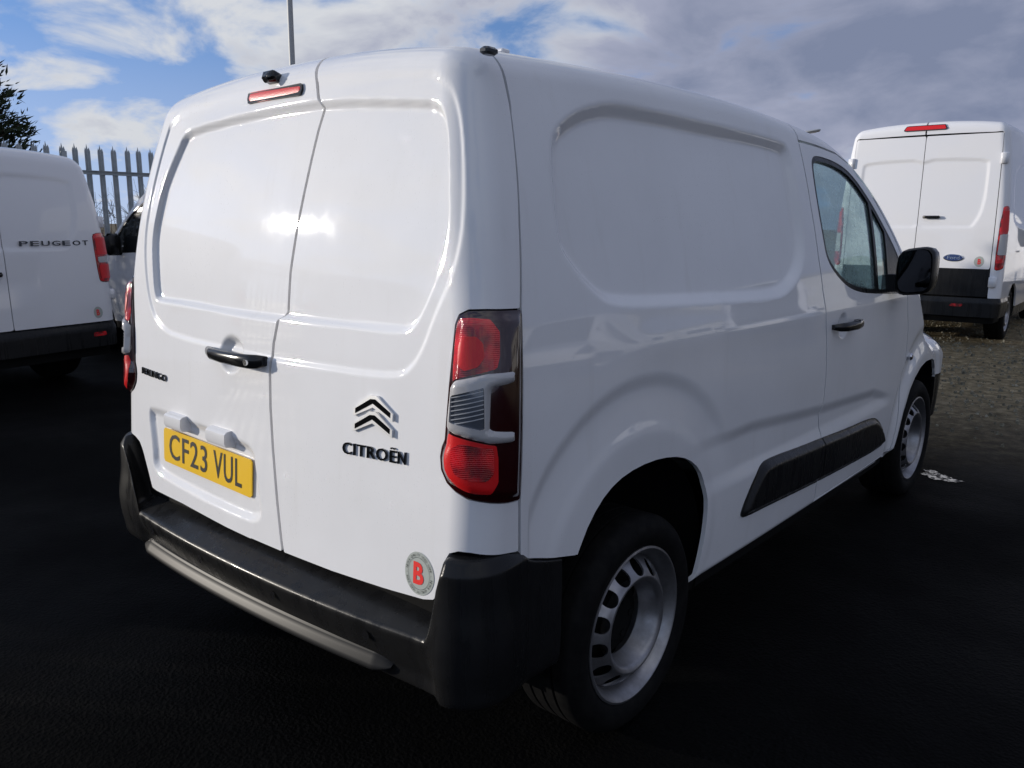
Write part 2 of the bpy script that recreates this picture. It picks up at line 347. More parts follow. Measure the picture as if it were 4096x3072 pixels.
class Body:
    """a smooth vehicle shell: side, rear, front and roof surfaces blended by fillets, sampled on a ring-shaped grid"""
    def __init__(s, w, yr, hy, crown, ce, cw, yf, rc, rt, rcf, wi, yi, yfi, z0, m, crown_y=None):
        s.__dict__.update(locals()); s.C = yi*math.pi/2; s.B = yfi-yi
    def h(s, x, y): return s.hy(y)-s.crown*(s.crown_y(y) if s.crown_y else 1.0)*np.abs(x/s.cw)**s.ce
    def F(s, x, y, z):
        a = np.abs(x)-s.w(y, z); r = s.yr(x, z)-y; f = y-s.yf(x, z); t = z-s.h(x, y)
        return rmax(rmax(rmax(a, r, s.rc), f, s.rcf), t, s.rt)
    def solve(s, O, D, tmax=1.2):
        lo = np.zeros(O.shape[:-1]); hi = np.full(O.shape[:-1], tmax)
        for _ in range(34):
            mid = (lo+hi)/2; p = O+D*mid[..., None]; ins = s.F(p[..., 0], p[..., 1], p[..., 2]) < 0
            lo = np.where(ins, mid, lo); hi = np.where(ins, hi, mid)
        return O+D*((lo+hi)/2)[..., None]
    def column(s, sv):
        sg = np.where(sv >= 0, 1., -1.); a = np.abs(sv); wi, yi, C, B = s.wi, s.yi, s.C, s.B
        th = np.clip((a-wi)/yi, 0, math.pi/2); th2 = np.clip((a-wi-C-B)/yi, 0, math.pi/2)
        ox = np.where(a <= wi, a, wi); ox = np.where(a > wi+2*C+B, wi-(a-wi-2*C-B), ox)
        oy = yi+np.clip(a-wi-C, 0, B)
        dx = np.sin(th)*np.cos(th2); dy = np.where(a > wi+C+B, np.sin(th2), -np.cos(th))
        return ox*sg, oy, dx*sg, dy
    def grid(s, S, nz, nfan):
        ox, oy, dx, dy = s.column(S); zi = s.hy(oy)-s.m
        T = np.concatenate([np.linspace(0, 1, nz), 1+np.linspace(0, 1, nfan+1)[1:]])
        tz = np.clip(T, 0, 1)[:, None]; ph = np.clip(T-1, 0, 1)[:, None]*math.pi/2
        O = np.stack([np.broadcast_to(ox, (len(T), len(S))), np.broadcast_to(oy, (len(T), len(S))), s.z0+tz*(zi-s.z0)[None, :]], -1)
        D = np.stack([np.cos(ph)*dx, np.cos(ph)*dy, np.sin(ph)*np.ones_like(dx)], -1)
        P = s.solve(O, D); SS = np.broadcast_to(S, P.shape[:2]); TT = np.broadcast_to(T[:, None], P.shape[:2])
        return P, SS.copy(), TT.copy()
    @staticmethod
    def normals(P):
        du = np.gradient(P, axis=1); dv = np.gradient(P, axis=0); n = np.cross(du, dv)
        return n/(np.linalg.norm(n, axis=-1, keepdims=True)+1e-12)
    def roof(s, nx, ny):
        x = np.linspace(-s.wi, s.wi, nx); y = np.linspace(s.yi, s.yfi, ny); X, Y = np.meshgrid(x, y)
        O = np.stack([X, Y, np.broadcast_to((s.hy(y)-s.m)[:, None], X.shape)], -1); D = np.zeros_like(O); D[..., 2] = 1
        return s.solve(O, D)
    def point(s, sv, z):
        """surface points for given (s, z) below the roof fillet, with outward normals"""
        sv = np.asarray(sv, float); z = np.asarray(z, float); ox, oy, dx, dy = s.column(sv)
        O = np.stack([ox, oy, z], -1); D = np.stack([dx, dy, 0*z], -1); p = s.solve(O, D)
        e = 1e-4; f = lambda a, b, c: s.F(p[..., 0]+a, p[..., 1]+b, p[..., 2]+c)
        n = np.stack([f(e, 0, 0)-f(-e, 0, 0), f(0, e, 0)-f(0, -e, 0), f(0, 0, e)-f(0, 0, -e)], -1)
        return p, n/(np.linalg.norm(n, axis=-1, keepdims=True)+1e-12)

def text_mesh(txt, size=1.0, bold=0.0, spacing=1.0, res=3):
    cu_ = bpy.data.curves.new('t', 'FONT'); cu_.body = txt; cu_.size = size; cu_.offset = bold; cu_.space_character = spacing; cu_.resolution_u = res
    ob = bpy.data.objects.new('t', cu_); COL.objects.link(ob)
    dg = bpy.context.evaluated_depsgraph_get(); me = ob.evaluated_get(dg).to_mesh()
    V = np.array([v.co[:2] for v in me.vertices]) if len(me.vertices) else np.zeros((0, 2)); F = [tuple(p.vertices) for p in me.polygons]
    ob.evaluated_get(dg).to_mesh_clear(); bpy.data.objects.remove(ob); bpy.data.curves.remove(cu_)
    return V, F
def solid(V2, F, thick):
    """flat 2-D mesh -> (u, v, height) plate with walls"""
    n = len(V2); V = [(p[0], p[1], thick) for p in V2]+[(p[0], p[1], 0.0) for p in V2]; ec = {}
    for f in F:
        for k in range(len(f)):
            i, j = f[k], f[(k+1) % len(f)]; key = (min(i, j), max(i, j)); ec[key] = None if key in ec else (i, j)
    return np.array(V), list(F)+[(e[1], e[0], e[0]+n, e[1]+n) for e in ec.values() if e]
def on_rear(body, V, off=0.0, disp=None):
    """wrap (x, z, height) onto the rear of a body"""
    V = np.asarray(V, float); s_ = V[:, 0]; p, n = body.point(s_, V[:, 1]); d = disp(s_, V[:, 1]) if disp else 0.0
    return p+n*(V[:, 2]+off+d)[:, None]
def fit_text(txt, x0, x1, z0, z1, slope=0.0, **kw):
    V, F = text_mesh(txt, 1.0, **kw); a, b = V.min(0), V.max(0); V = (V-a)/(b-a)
    return np.stack([x0+V[:, 0]*(x1-x0), z0+V[:, 1]*(z1-z0)+slope*V[:, 0]*(x1-x0)], 1), F
def disc2(cx, cz, rx, rz, n=40):
    t = np.linspace(0, 2*math.pi, n, endpoint=False); V = np.concatenate([[[cx, cz]], np.stack([cx+rx*np.cos(t), cz+rz*np.sin(t)], 1)])
    return V, [(0, 1+k, 1+(k+1) % n) for k in range(n)]
def ring2(cx, cz, r0, r1, n=48):
    t = np.linspace(0, 2*math.pi, n, endpoint=False); V = np.concatenate([np.stack([cx+r*np.cos(t), cz+r*np.sin(t)], 1) for r in (r0, r1)])
    return V, [(k, n+k, n+(k+1) % n, (k+1) % n) for k in range(n)]
def sticker(body, cx, cz, r, parent, disp=None, ink=True):
    put = lambda name, V, F, m, off: mesh_obj(name, on_rear(body, np.column_stack([V, np.zeros(len(V))]), off, disp), F, m, parent)
    V, F = disc2(cx, cz, r, r); st = put('dealer_sticker', V, F, SILVERST, .0012); st['label'] = 'round silver sticker with a red letter B'
    V, F = fit_text('B', cx-r*.36, cx+r*.36, cz-r*.52, cz+r*.52, bold=.035); put('sticker_letter', V, F, STRED, .0022)
    if ink:
        V, F = ring2(cx, cz, r*.735, r*.75); put('sticker_ring', V, F, STINK, .0022)
        mb = MB(); txt = 'NEW & QUALITY USED VANS - '
        for k, ch in enumerate(txt*2):
            if ch == ' ': continue
            V, F = text_mesh(ch, r*.17, res=1)
            if not len(V): continue
            a = math.pi*.95-2*math.pi*k/(2*len(txt)); c, s_ = math.cos(a-math.pi/2), math.sin(a-math.pi/2)
            V = V-[r*.05, 0]; X = cx+r*.80*math.cos(a)+V[:, 0]*c-V[:, 1]*s_; Z = cz+r*.80*math.sin(a)+V[:, 0]*s_+V[:, 1]*c
            mb.add(on_rear(body, np.column_stack([X, Z, 0*X]), .0022, disp), F)
        mb.build('sticker_print', STINK, parent)

# ------------------------------------------------------------------ wheels
def make_wheel(parent, x, y, z, side, R0=.316, rim=.2257, wid=.195, fine=True, full=True):
    """side +1 right, -1 left; x = outer face of the rim lip"""
    w = empty('wheel', (x, y, z), 0.0); w.parent = parent
    k = side; n = 96 if fine else 40
    t = MB(); pr = [(-.012, rim-.006), (.004, rim+.006), (.012, rim+.03), (.014, rim+.055), (.006, R0-.022), (-.008, R0-.006), (-.022, R0)]
    gx = -.022
    for g in range(4):
        wgap = (wid-.03)/4; pr += [(gx-wgap*.78, R0), (gx-wgap*.80, R0-.009), (gx-wgap*.98, R0-.009), (gx-wgap, R0)]; gx -= wgap
    pr += [(-wid+.0, R0-.008), (-wid-.012, R0-.03), (-wid-.01, rim+.01), (-wid+.01, rim-.02)]
    t.lathe_x([(k*a, b) for a, b in pr], n); ty = t.build('tyre', RUBBER, w, sharp=40)
    # rim barrel and lip
    q = rim; b = MB(); b.lathe_x([(k*a, r) for a, r in [(-.014, q+.002), (.004, q+.002), (.006, q-.004), (.002, q-.010), (-.012, q-.016), (-.022, q-.026), (-.05, q-.032), (-.12, q-.045)]], n); rb = b.build('rim', STEEL, w, sharp=50)
    # pressed disc with round holes
    nr, na = (26, 168) if fine else (10, 84)
    rr = np.linspace(q*.46, q*.865, nr); aa = np.linspace(0, 2*math.pi, na+1); A, RR = np.meshgrid(aa, rr); u = RR/q
    X = np.interp(u, [.46, .50, .56, .62, .70, .78, .84, .87], [-.055, -.030, .002, .009, -.002, -.020, -.034, -.044])
    Pg = np.stack([k*X, RR*np.cos(A), RR*np.sin(A)], -1); Ng = Body.normals(Pg); 
    if np.mean(Ng[..., 0])*k < 0: Ng = -Ng
    ang = (A+.1) % (2*math.pi/14)-math.pi/14
    hole = np.sqrt((ang*RR)**2+(RR-q*.745)**2)-.0235
    Vv, Ff = clip_grid(Pg, Ng, hole, rim=.006); disc = mesh_obj('wheel_disc', Vv, Ff, STEEL, w)
    hb = MB(); hb.lathe_x([(k*a, r) for a, r in [(-.072, q*.47), (-.075, q*.30), (-.055, q*.28), (-.052, q*.12), (-.055, .0005)]], 32)
    for i in range(5):
        a = 2*math.pi*i/5; hb.tube([(k*-.075, .054*math.cos(a), .054*math.sin(a)), (k*-.05, .054*math.cos(a), .054*math.sin(a))], .011, 6)
    hb.build('hub', DARK, w)
    db = MB(); db.lathe_x([(k*-.040, q*.52), (k*-.052, q*.85)], 48); db.lathe_x([(k*-.10, .02), (k*-.10, .14), (k*-.13, .14), (k*-.13, .02)], 32); db.build('brake_drum_dark_backing', DARK, w)  # dark sheet behind the disc paints the holes black with shade; drum further in
    return w

# ================================================================== THE SETTING
def ground():
    m = mat('wet_asphalt_painted_shade', (.012, .012, .0125), .55, spec=.35); nt, N, L, b = nodes(m); tc = N('ShaderNodeTexCoord'); g = tc.outputs['Object']
    big = noise(N, L, g, .35, 5, .6); mid = noise(N, L, g, 3.0, 6, .65); fine = noise(N, L, g, 60, 4, .7)
    v = N('ShaderNodeTexVoronoi'); v.inputs['Scale'].default_value = 85; L(g, v.inputs['Vector'])
    # tarmac coloured as dark as its shade, mossy grit beyond coloured as if sunlit (own irregular edge)
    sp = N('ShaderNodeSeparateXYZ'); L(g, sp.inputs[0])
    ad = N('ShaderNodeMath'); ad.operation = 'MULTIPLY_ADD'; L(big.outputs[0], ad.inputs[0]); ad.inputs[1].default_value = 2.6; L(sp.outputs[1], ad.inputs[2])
    grit = maprange(N, L, ad.outputs[0], 5.0, 8.6)  # blends painted shade into painted sunlight, near the van's shadow edge
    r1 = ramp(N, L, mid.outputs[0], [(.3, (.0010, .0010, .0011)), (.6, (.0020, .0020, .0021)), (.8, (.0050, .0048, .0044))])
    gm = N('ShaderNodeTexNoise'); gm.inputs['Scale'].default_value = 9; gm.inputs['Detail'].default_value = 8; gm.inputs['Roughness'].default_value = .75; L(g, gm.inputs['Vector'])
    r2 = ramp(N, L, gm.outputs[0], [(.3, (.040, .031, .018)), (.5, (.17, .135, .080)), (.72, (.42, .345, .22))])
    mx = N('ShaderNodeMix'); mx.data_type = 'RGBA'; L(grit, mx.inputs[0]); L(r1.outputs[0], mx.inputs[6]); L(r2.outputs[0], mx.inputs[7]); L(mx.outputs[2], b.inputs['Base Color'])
    L(maprange(N, L, big.outputs[0], .42, .62, .6, .9), b.inputs['Roughness'])
    b.inputs['Specular IOR Level'].default_value = .05
    h = N('ShaderNodeMath'); h.operation = 'MULTIPLY_ADD'; L(v.outputs[0], h.inputs[0]); h.inputs[1].default_value = .6; L(fine.outputs[0], h.inputs[2])
    h2 = N('ShaderNodeMath'); h2.operation = 'MULTIPLY_ADD'; L(gm.outputs[0], h2.inputs[0]); h2.inputs[1].default_value = 1.3; L(h.outputs[0], h2.inputs[2])
    bp = N('ShaderNodeBump'); bp.inputs['Strength'].default_value = .55; bp.inputs['Distance'].default_value = .012; L(h2.outputs[0], bp.inputs['Height']); L(bp.outputs[0], b.inputs['Normal'])
    S = 2500
    o = mesh_obj('ground', [(-S, -S, 0), (S, -S, 0), (S, S, 0), (-S, S, 0)], [(0, 1, 2, 3)], m, smooth=False); tag(o, 'wet asphalt yard with shade painted in near the row and mossy grit painted sunlit-bright', 'ground', kind='structure')
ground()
def grit():
    m = mat('grit_stone', (.10, .095, .075), .8); nt, N, L, b = nodes(m); oi = N('ShaderNodeTexCoord'); n = noise(N, L, oi.outputs['Object'], 14, 3)
    r = ramp(N, L, n.outputs[0], [(.3, (.06, .056, .04)), (.55, (.17, .155, .11)), (.75, (.34, .32, .25))]); L(r.outputs[0], b.inputs['Base Color'])
    V = []; F = []; rs = np.random.RandomState(3)
    for i in range(14000):
        y = 4.4+rs.rand()*11; x = -3.2+rs.rand()*7.5
        if rs.rand() > sstep(4.6, 6.4, y)*.95+.02: continue
        r = .006+.016*rs.rand()**2.5; k = len(V); a0 = rs.rand()*6.28; hh = r*(.6+.8*rs.rand())
        for j in range(5):
            a = a0+2*math.pi*j/5; q = r*(.7+.6*rs.rand()); V.append((x+q*math.cos(a), y+q*math.sin(a), -.002))
        for j in range(5):
            a = a0+.5+2*math.pi*j/5; q = r*(.35+.45*rs.rand()); V.append((x+q*math.cos(a), y+q*math.sin(a), hh*(.7+.6*rs.rand())))
        F += [(k+j, k+(j+1) % 5, k+5+(j+1) % 5, k+5+j) for j in range(5)]+[tuple(k+5+j for j in range(5))]
    o = mesh_obj('grit', V, F, m, smooth=False); tag(o, 'loose pale grit and moss scattered over the yard', 'grit', kind='stuff')
grit()
def puddle():
    m = mat('puddle_water', (.010, .011, .012), .04, spec=.5, coat=1.0, coatr=.02)
    nt, N, L, b = nodes(m); tc = N('ShaderNodeTexCoord'); n = noise(N, L, tc.outputs['Object'], 34, 4, .7); L(maprange(N, L, n.outputs[0], .44, .56, .04, .7), b.inputs['Roughness']); L(maprange(N, L, n.outputs[0], .44, .56, 1.0, .05), b.inputs['Coat Weight']); L(maprange(N, L, n.outputs[0], .44, .56, .5, .05), b.inputs['Specular IOR Level'])
    rs = np.random.RandomState(5); V = [(0.93, 3.95, .004)]; n = 40
    for k in range(n):
        a = 2*math.pi*k/n; q = 1+.22*math.sin(3*a+1)+.14*math.sin(7*a)+.08*rs.randn()
        V.append((0.90+.10*q*math.cos(a), 3.96+.075*q*math.sin(a)-.05*math.cos(a), .004))
    o = mesh_obj('puddle', V, [(0, 1+k, 1+(k+1) % n) for k in range(n)], m, smooth=False); tag(o, 'small puddle beside the front wheel', 'puddle', kind='structure')
puddle()

# ================================================================== THE WHITE PANEL VAN (nearest)
def bezel(poly): return chaikin(poly, 2)
SIDE0 = .60+.30*math.pi/2-.30                      # s = y + SIDE0 along the flank
def lerp(tab):
    t = sorted(tab); a = np.array([q[0] for q in t]); b = np.array([q[1] for q in t]); return lambda x: np.interp(x, a, b)
def main_body():
    w = lambda y, z: 0.88955-0.18774*np.maximum(0, z-0.85799)**2-.12*np.maximum(0, .7-z)**2-0.03683*np.maximum(0, (1.9-y)/1.9)**2-0.06526*np.maximum(0, (y-2.2)/1.9)**2.5
    yr = lambda x, z: 0.04546+0.01447*(x/.8)**2+0.07666*(z-.7)+0.1735*np.maximum(0, z-1.2)**2
    def hy(y):
        roof = 1.88557-0.03058*np.maximum(0, 1.24882-y)**2-0.05359*np.maximum(0, y-1.24882)**2
        ws = 1.10+0.74461*(3.46231-y); hood = 1.095-.16*np.maximum(0, y-3.4)-.5*np.maximum(0, y-3.95)**2
        return np.maximum(smin(roof, ws, .22), hood)
    yf = lambda x, z: 4.40-.10*(x/.8)**2-.20*np.maximum(0, z-.72)-.15*np.maximum(0, .45-z)
    return Body(w, yr, hy, 0.05631, 2.41084, .75, yf, 0.08576, 0.05362, .22, .60, .30, 4.0, .27, .22, crown_y=lambda y: 1+2.2*sstep(3.25, 3.75, y))
MAIN = main_body()
# --- seams and outlines, (s, z): s runs round the body from the middle of the rear
seam_mid = lerp([(z, x) for x, z in [(0.150, 1.870), (0.152, 1.844), (0.170, 1.793), (0.189, 1.742), (0.206, 1.720), (0.193, 1.666), (0.174, 1.545), (0.152, 1.416), (0.135, 1.301), (0.132, 1.194), (0.107, 1.174), (0.088, 1.108), (0.080, 1.033), (0.086, 0.935), (0.101, 0.824), (0.125, 0.688), (0.149, 0.579), (0.162, 0.533)]])
seam_side = lerp([(0.599, 0.964), (0.694, 0.964), (0.817, 0.962), (1.029, 0.971), (1.242, 0.983), (1.425, 1.012), (1.589, 1.048), (1.689, 1.073), (1.739, 1.076), (1.800, 1.074)])
door_low_r = lerp([(0.007, 0.544), (0.156, 0.547), (0.373, 0.555), (0.563, 0.568), (0.716, 0.581), (0.750, 0.590), (0.763, 0.619), (0.774, 0.680), (0.790, 0.710), (0.812, 0.719), (0.838, 0.718), (0.884, 0.709), (0.971, 0.693)])
door_low_l = lerp([(-0.007, 0.542), (0.136, 0.542), (0.402, 0.550), (0.586, 0.550), (0.622, 0.554), (0.661, 0.607), (0.707, 0.667), (0.734, 0.692), (0.767, 0.704), (0.800, 0.710), (0.970, 0.694)])
seam_door = lerp([(z, s) for s, z in [(2.688, 1.803), (2.686, 1.692), (2.681, 1.500), (2.693, 1.324), (2.725, 1.144), (2.750, 1.005), (2.764, 0.863), (2.762, 0.766), (2.751, 0.715), (2.777, 0.628), (2.786, 0.420), (2.800, 0.300)]])
flank_low = lerp([(0.897, 0.685), (0.978, 0.679), (0.998, 0.666), (1.080, 0.645), (1.185, 0.621), (1.251, 0.599), (1.701, 0.450), (1.801, 0.318), (2.500, 0.320), (3.840, 0.297), (4.700, 0.300), (4.800, 0.360), (5.900, 0.340)])
inL = bezel([(.40, 1.717), (0.193, 1.719), (-0.049, 1.717), (-0.261, 1.707), (-0.403, 1.697), (-0.487, 1.688), (-0.516, 1.643), (-0.564, 1.570), (-0.611, 1.482), (-0.653, 1.385), (-0.628, 1.282), (-0.602, 1.192), (-0.548, 1.190), (-0.417, 1.191), (-0.115, 1.183), (0.118, 1.184), (.40, 1.185)])
inR = bezel([(-.05, 1.725), (0.212, 1.722), (0.347, 1.714), (0.496, 1.700), (0.585, 1.691), (0.691, 1.679), (0.736, 1.641), (0.753, 1.580), (0.766, 1.433), (0.755, 1.369), (0.727, 1.311), (0.665, 1.223), (0.619, 1.193), (0.539, 1.189), (0.227, 1.183), (-.05, 1.187)])
outR = bezel([(-.05, 1.79), (0.182, 1.789), (0.367, 1.779), (0.513, 1.767), (0.624, 1.752), (0.745, 1.727), (0.797, 1.680), (0.819, 1.605), (0.823, 1.476), (0.815, 1.390), (0.785, 1.305), (0.732, 1.226), (0.687, 1.146), (0.627, 1.094), (0.546, 1.077), (0.317, 1.070), (-.05, 1.062)])
outL = bezel([(.40, 1.79), (0.159, 1.795), (-0.075, 1.795), (-0.288, 1.785), (-0.493, 1.768), (-0.578, 1.744), (-0.626, 1.699), (-0.678, 1.603), (-0.714, 1.495), (-0.731, 1.385), (-0.709, 1.278), (-0.658, 1.167), (-0.566, 1.097), (-0.438, 1.072), (.40, 1.062)])
recess = bezel([(-0.667, 0.820), (-0.600, 0.826), (-0.414, 0.827), (-0.052, 0.819), (0.007, 0.800), (0.018, 0.751), (0.047, 0.652), (0.051, 0.602), (-0.046, 0.585), (-0.510, 0.599), (-0.612, 0.617), (-0.622, 0.696)])
light = [(1.0, 1.241), (0.877, 1.245), (0.836, 1.244), (0.814, 1.234), (0.805, 1.214), (0.800, 1.171), (0.789, 1.077), (0.782, 0.998), (0.779, 0.960), (0.770, 0.942), (0.766, 0.922), (0.769, 0.894), (0.785, 0.869), (0.807, 0.854), (0.834, 0.841), (0.883, 0.831), (0.927, 0.823), (1.0, .818)]
brk = [(0.799, 1.082), (0.815, 1.097), (0.874, 1.113), (0.928, 1.114), (0.927, 1.092), (0.884, 1.085), (0.879, 1.076), (0.876, 0.996), (0.884, 0.991), (0.923, 0.985), (0.924, 0.964), (0.878, 0.965), (0.815, 0.983), (0.795, 0.991)]
brk_in = [(0.808, 1.064), (0.866, 1.084), (0.866, 0.994), (0.806, 1.008)]
redU = [(0.808, 1.220), (0.825, 1.231), (0.900, 1.225), (0.898, 1.124), (0.874, 1.118), (0.815, 1.101), (0.801, 1.092)]
redL = [(0.792, 0.984), (0.815, 0.977), (0.878, 0.961), (0.891, 0.959), (0.890, 0.852), (0.838, 0.854), (0.807, 0.870), (0.788, 0.904)]
redLi = [(0.806, 0.966), (0.878, 0.954), (0.883, 0.954), (0.882, 0.882), (0.830, 0.885), (0.806, 0.901)]
redUi = [(0.818, 1.190), (0.866, 1.191), (0.870, 1.132), (0.818, 1.113)]
sideout = bezel([(1.206, 1.647), (1.307, 1.702), (1.422, 1.734), (1.523, 1.747), (1.910, 1.743), (2.512, 1.732), (2.587, 1.711), (2.584, 1.540), (2.578, 1.369), (2.534, 1.275), (2.403, 1.205), (2.263, 1.190), (1.734, 1.208), (1.365, 1.222), (1.279, 1.255), (1.179, 1.344), (1.156, 1.394), (1.163, 1.493), (1.181, 1.589)])
arch_r = [(1.13, .20), (1.136, 0.449), (1.166, 0.579), (1.185, 0.621), (1.236, 0.700), (1.303, 0.756), (1.386, 0.786), (1.502, 0.796), (1.615, 0.786), (1.708, 0.760), (1.786, 0.710), (1.826, 0.650), (1.848, 0.580), (1.849, 0.500), (1.839, 0.423), (1.823, 0.353), (1.806, 0.300), (1.80, .20)]
arch_f = [(3.825, .20), (3.834, .299), (3.863, .386), (3.909, .52), (3.986, .629), (4.065, .680), (4.172, .720), (4.298, .738), (4.449, .732), (4.574, .701), (4.675, .645), (4.725, .58), (4.765, .464), (4.79, .30), (4.79, .20)]
window = bezel([(2.782, 1.691), (2.857, 1.701), (3.045, 1.688), (3.194, 1.652), (3.359, 1.558), (3.510, 1.447), (3.659, 1.338), (3.740, 1.262), (3.800, 1.190), (3.800, 1.135), (3.706, 1.128), (3.337, 1.148), (3.117, 1.166), (2.976, 1.197), (2.853, 1.252), (2.776, 1.310), (2.758, 1.386), (2.745, 1.510), (2.756, 1.636)])
doorpoly = [(2.55, 1.74), (2.72, 1.742), (2.86, 1.738), (3.06, 1.724), (3.215, 1.686), (3.39, 1.588), (3.54, 1.478), (3.69, 1.366), (3.775, 1.285), (3.825, 1.20), (3.82, 1.12), (3.84, 1.05), (3.872, .95), (3.872, .80), (3.862, .68), (3.850, .5), (3.818, .345), (2.55, .352)]
clad = bezel([(2.089, 0.468), (2.097, 0.502), (2.155, 0.575), (2.215, 0.630), (2.303, 0.636), (2.577, 0.622), (2.785, 0.615), (3.038, 0.602), (3.392, 0.592), (3.500, 0.560), (3.615, 0.485), (3.660, 0.425), (3.600, 0.405), (3.107, 0.421), (2.632, 0.439), (2.319, 0.457), (2.181, 0.461)])
def main_disp(S, Z):
    """pressed detail of the bodywork: metres along the outward normal"""
    S = np.asarray(S, float); Z = np.asarray(Z, float); D = np.zeros(S.shape); rear = np.abs(S) < 1.0; left = S < seam_mid(Z)
    def dent(poly, depth, b0, b1, where): 
        q = psd(S, Z, poly); return np.where(where, -depth*lstep(b0, b1, q), 0.0)
    D += dent(outL, .005, -.004, .006, rear & left)+dent(outR, .005, -.004, .006, rear & ~left)
    D += dent(inL, .015, -.014, -.002, rear & left)+dent(inR, .014, -.008, .004, rear & ~left)
    D += dent(recess, .014, .0, .022, rear)
    cup = 1-np.sqrt(((S+.122)/.066)**2+((Z-1.056)/.056)**2); D += np.where(rear, -.022*sstep(0, .45, cup), 0)
    # door edges roll in slightly towards the middle seam
    A = np.abs(S); Y = A-SIDE0; fl = A > 1.0
    D += np.where(fl, -.026*lstep(.0, .032, psd(A, Z, sideout)), 0)
    r = np.sqrt(((Y-.70)/1.06)**2+(Z-.50)**2); th = np.arctan2(Z-.50, Y-.70)
    wgt = sstep(.25, .75, th)*sstep(2.95, 2.45, th)
    D += np.where(fl, -.010*sstep(.545, .495, r)*sstep(.36, .49, r)*wgt, 0)
    D += np.where(fl, .003*sstep(.42, .375, r)*sstep(-.9, .0, th)*(Y < 1.3), 0)
    rf = np.sqrt((Y-3.50)**2+(Z-.37)**2); D += np.where(fl, .010*sstep(.46, .40, rf)-.010*sstep(.58, .52, rf)*sstep(.44, .50, rf), 0)
    zl = np.interp(Y, [.6, 1.37, 1.95, 2.63, 2.83, 3.0], [.79, .79, .748, .714, .665, .62]); en = sstep(.62, 1.2, Y-.2)*sstep(2.98, 2.75, Y)
    D += np.where(fl, -.013*en*sstep(zl+.012, zl-.040, Z)*sstep(.60, .665, Z), 0)
    D += np.where(fl & (A > 1.7), -.030*sstep(.352, .30, Z), 0)
    D += np.where(fl, .004*np.exp(-((Z-1.115-.0*Y)/.05)**2)*sstep(.5, .8, Y), 0)
    cu2 = 1-np.sqrt(((A-2.925)/.055)**2+((Z-1.047)/.052)**2); D += np.where(fl, -.018*sstep(0, .45, cu2), 0)
    return D

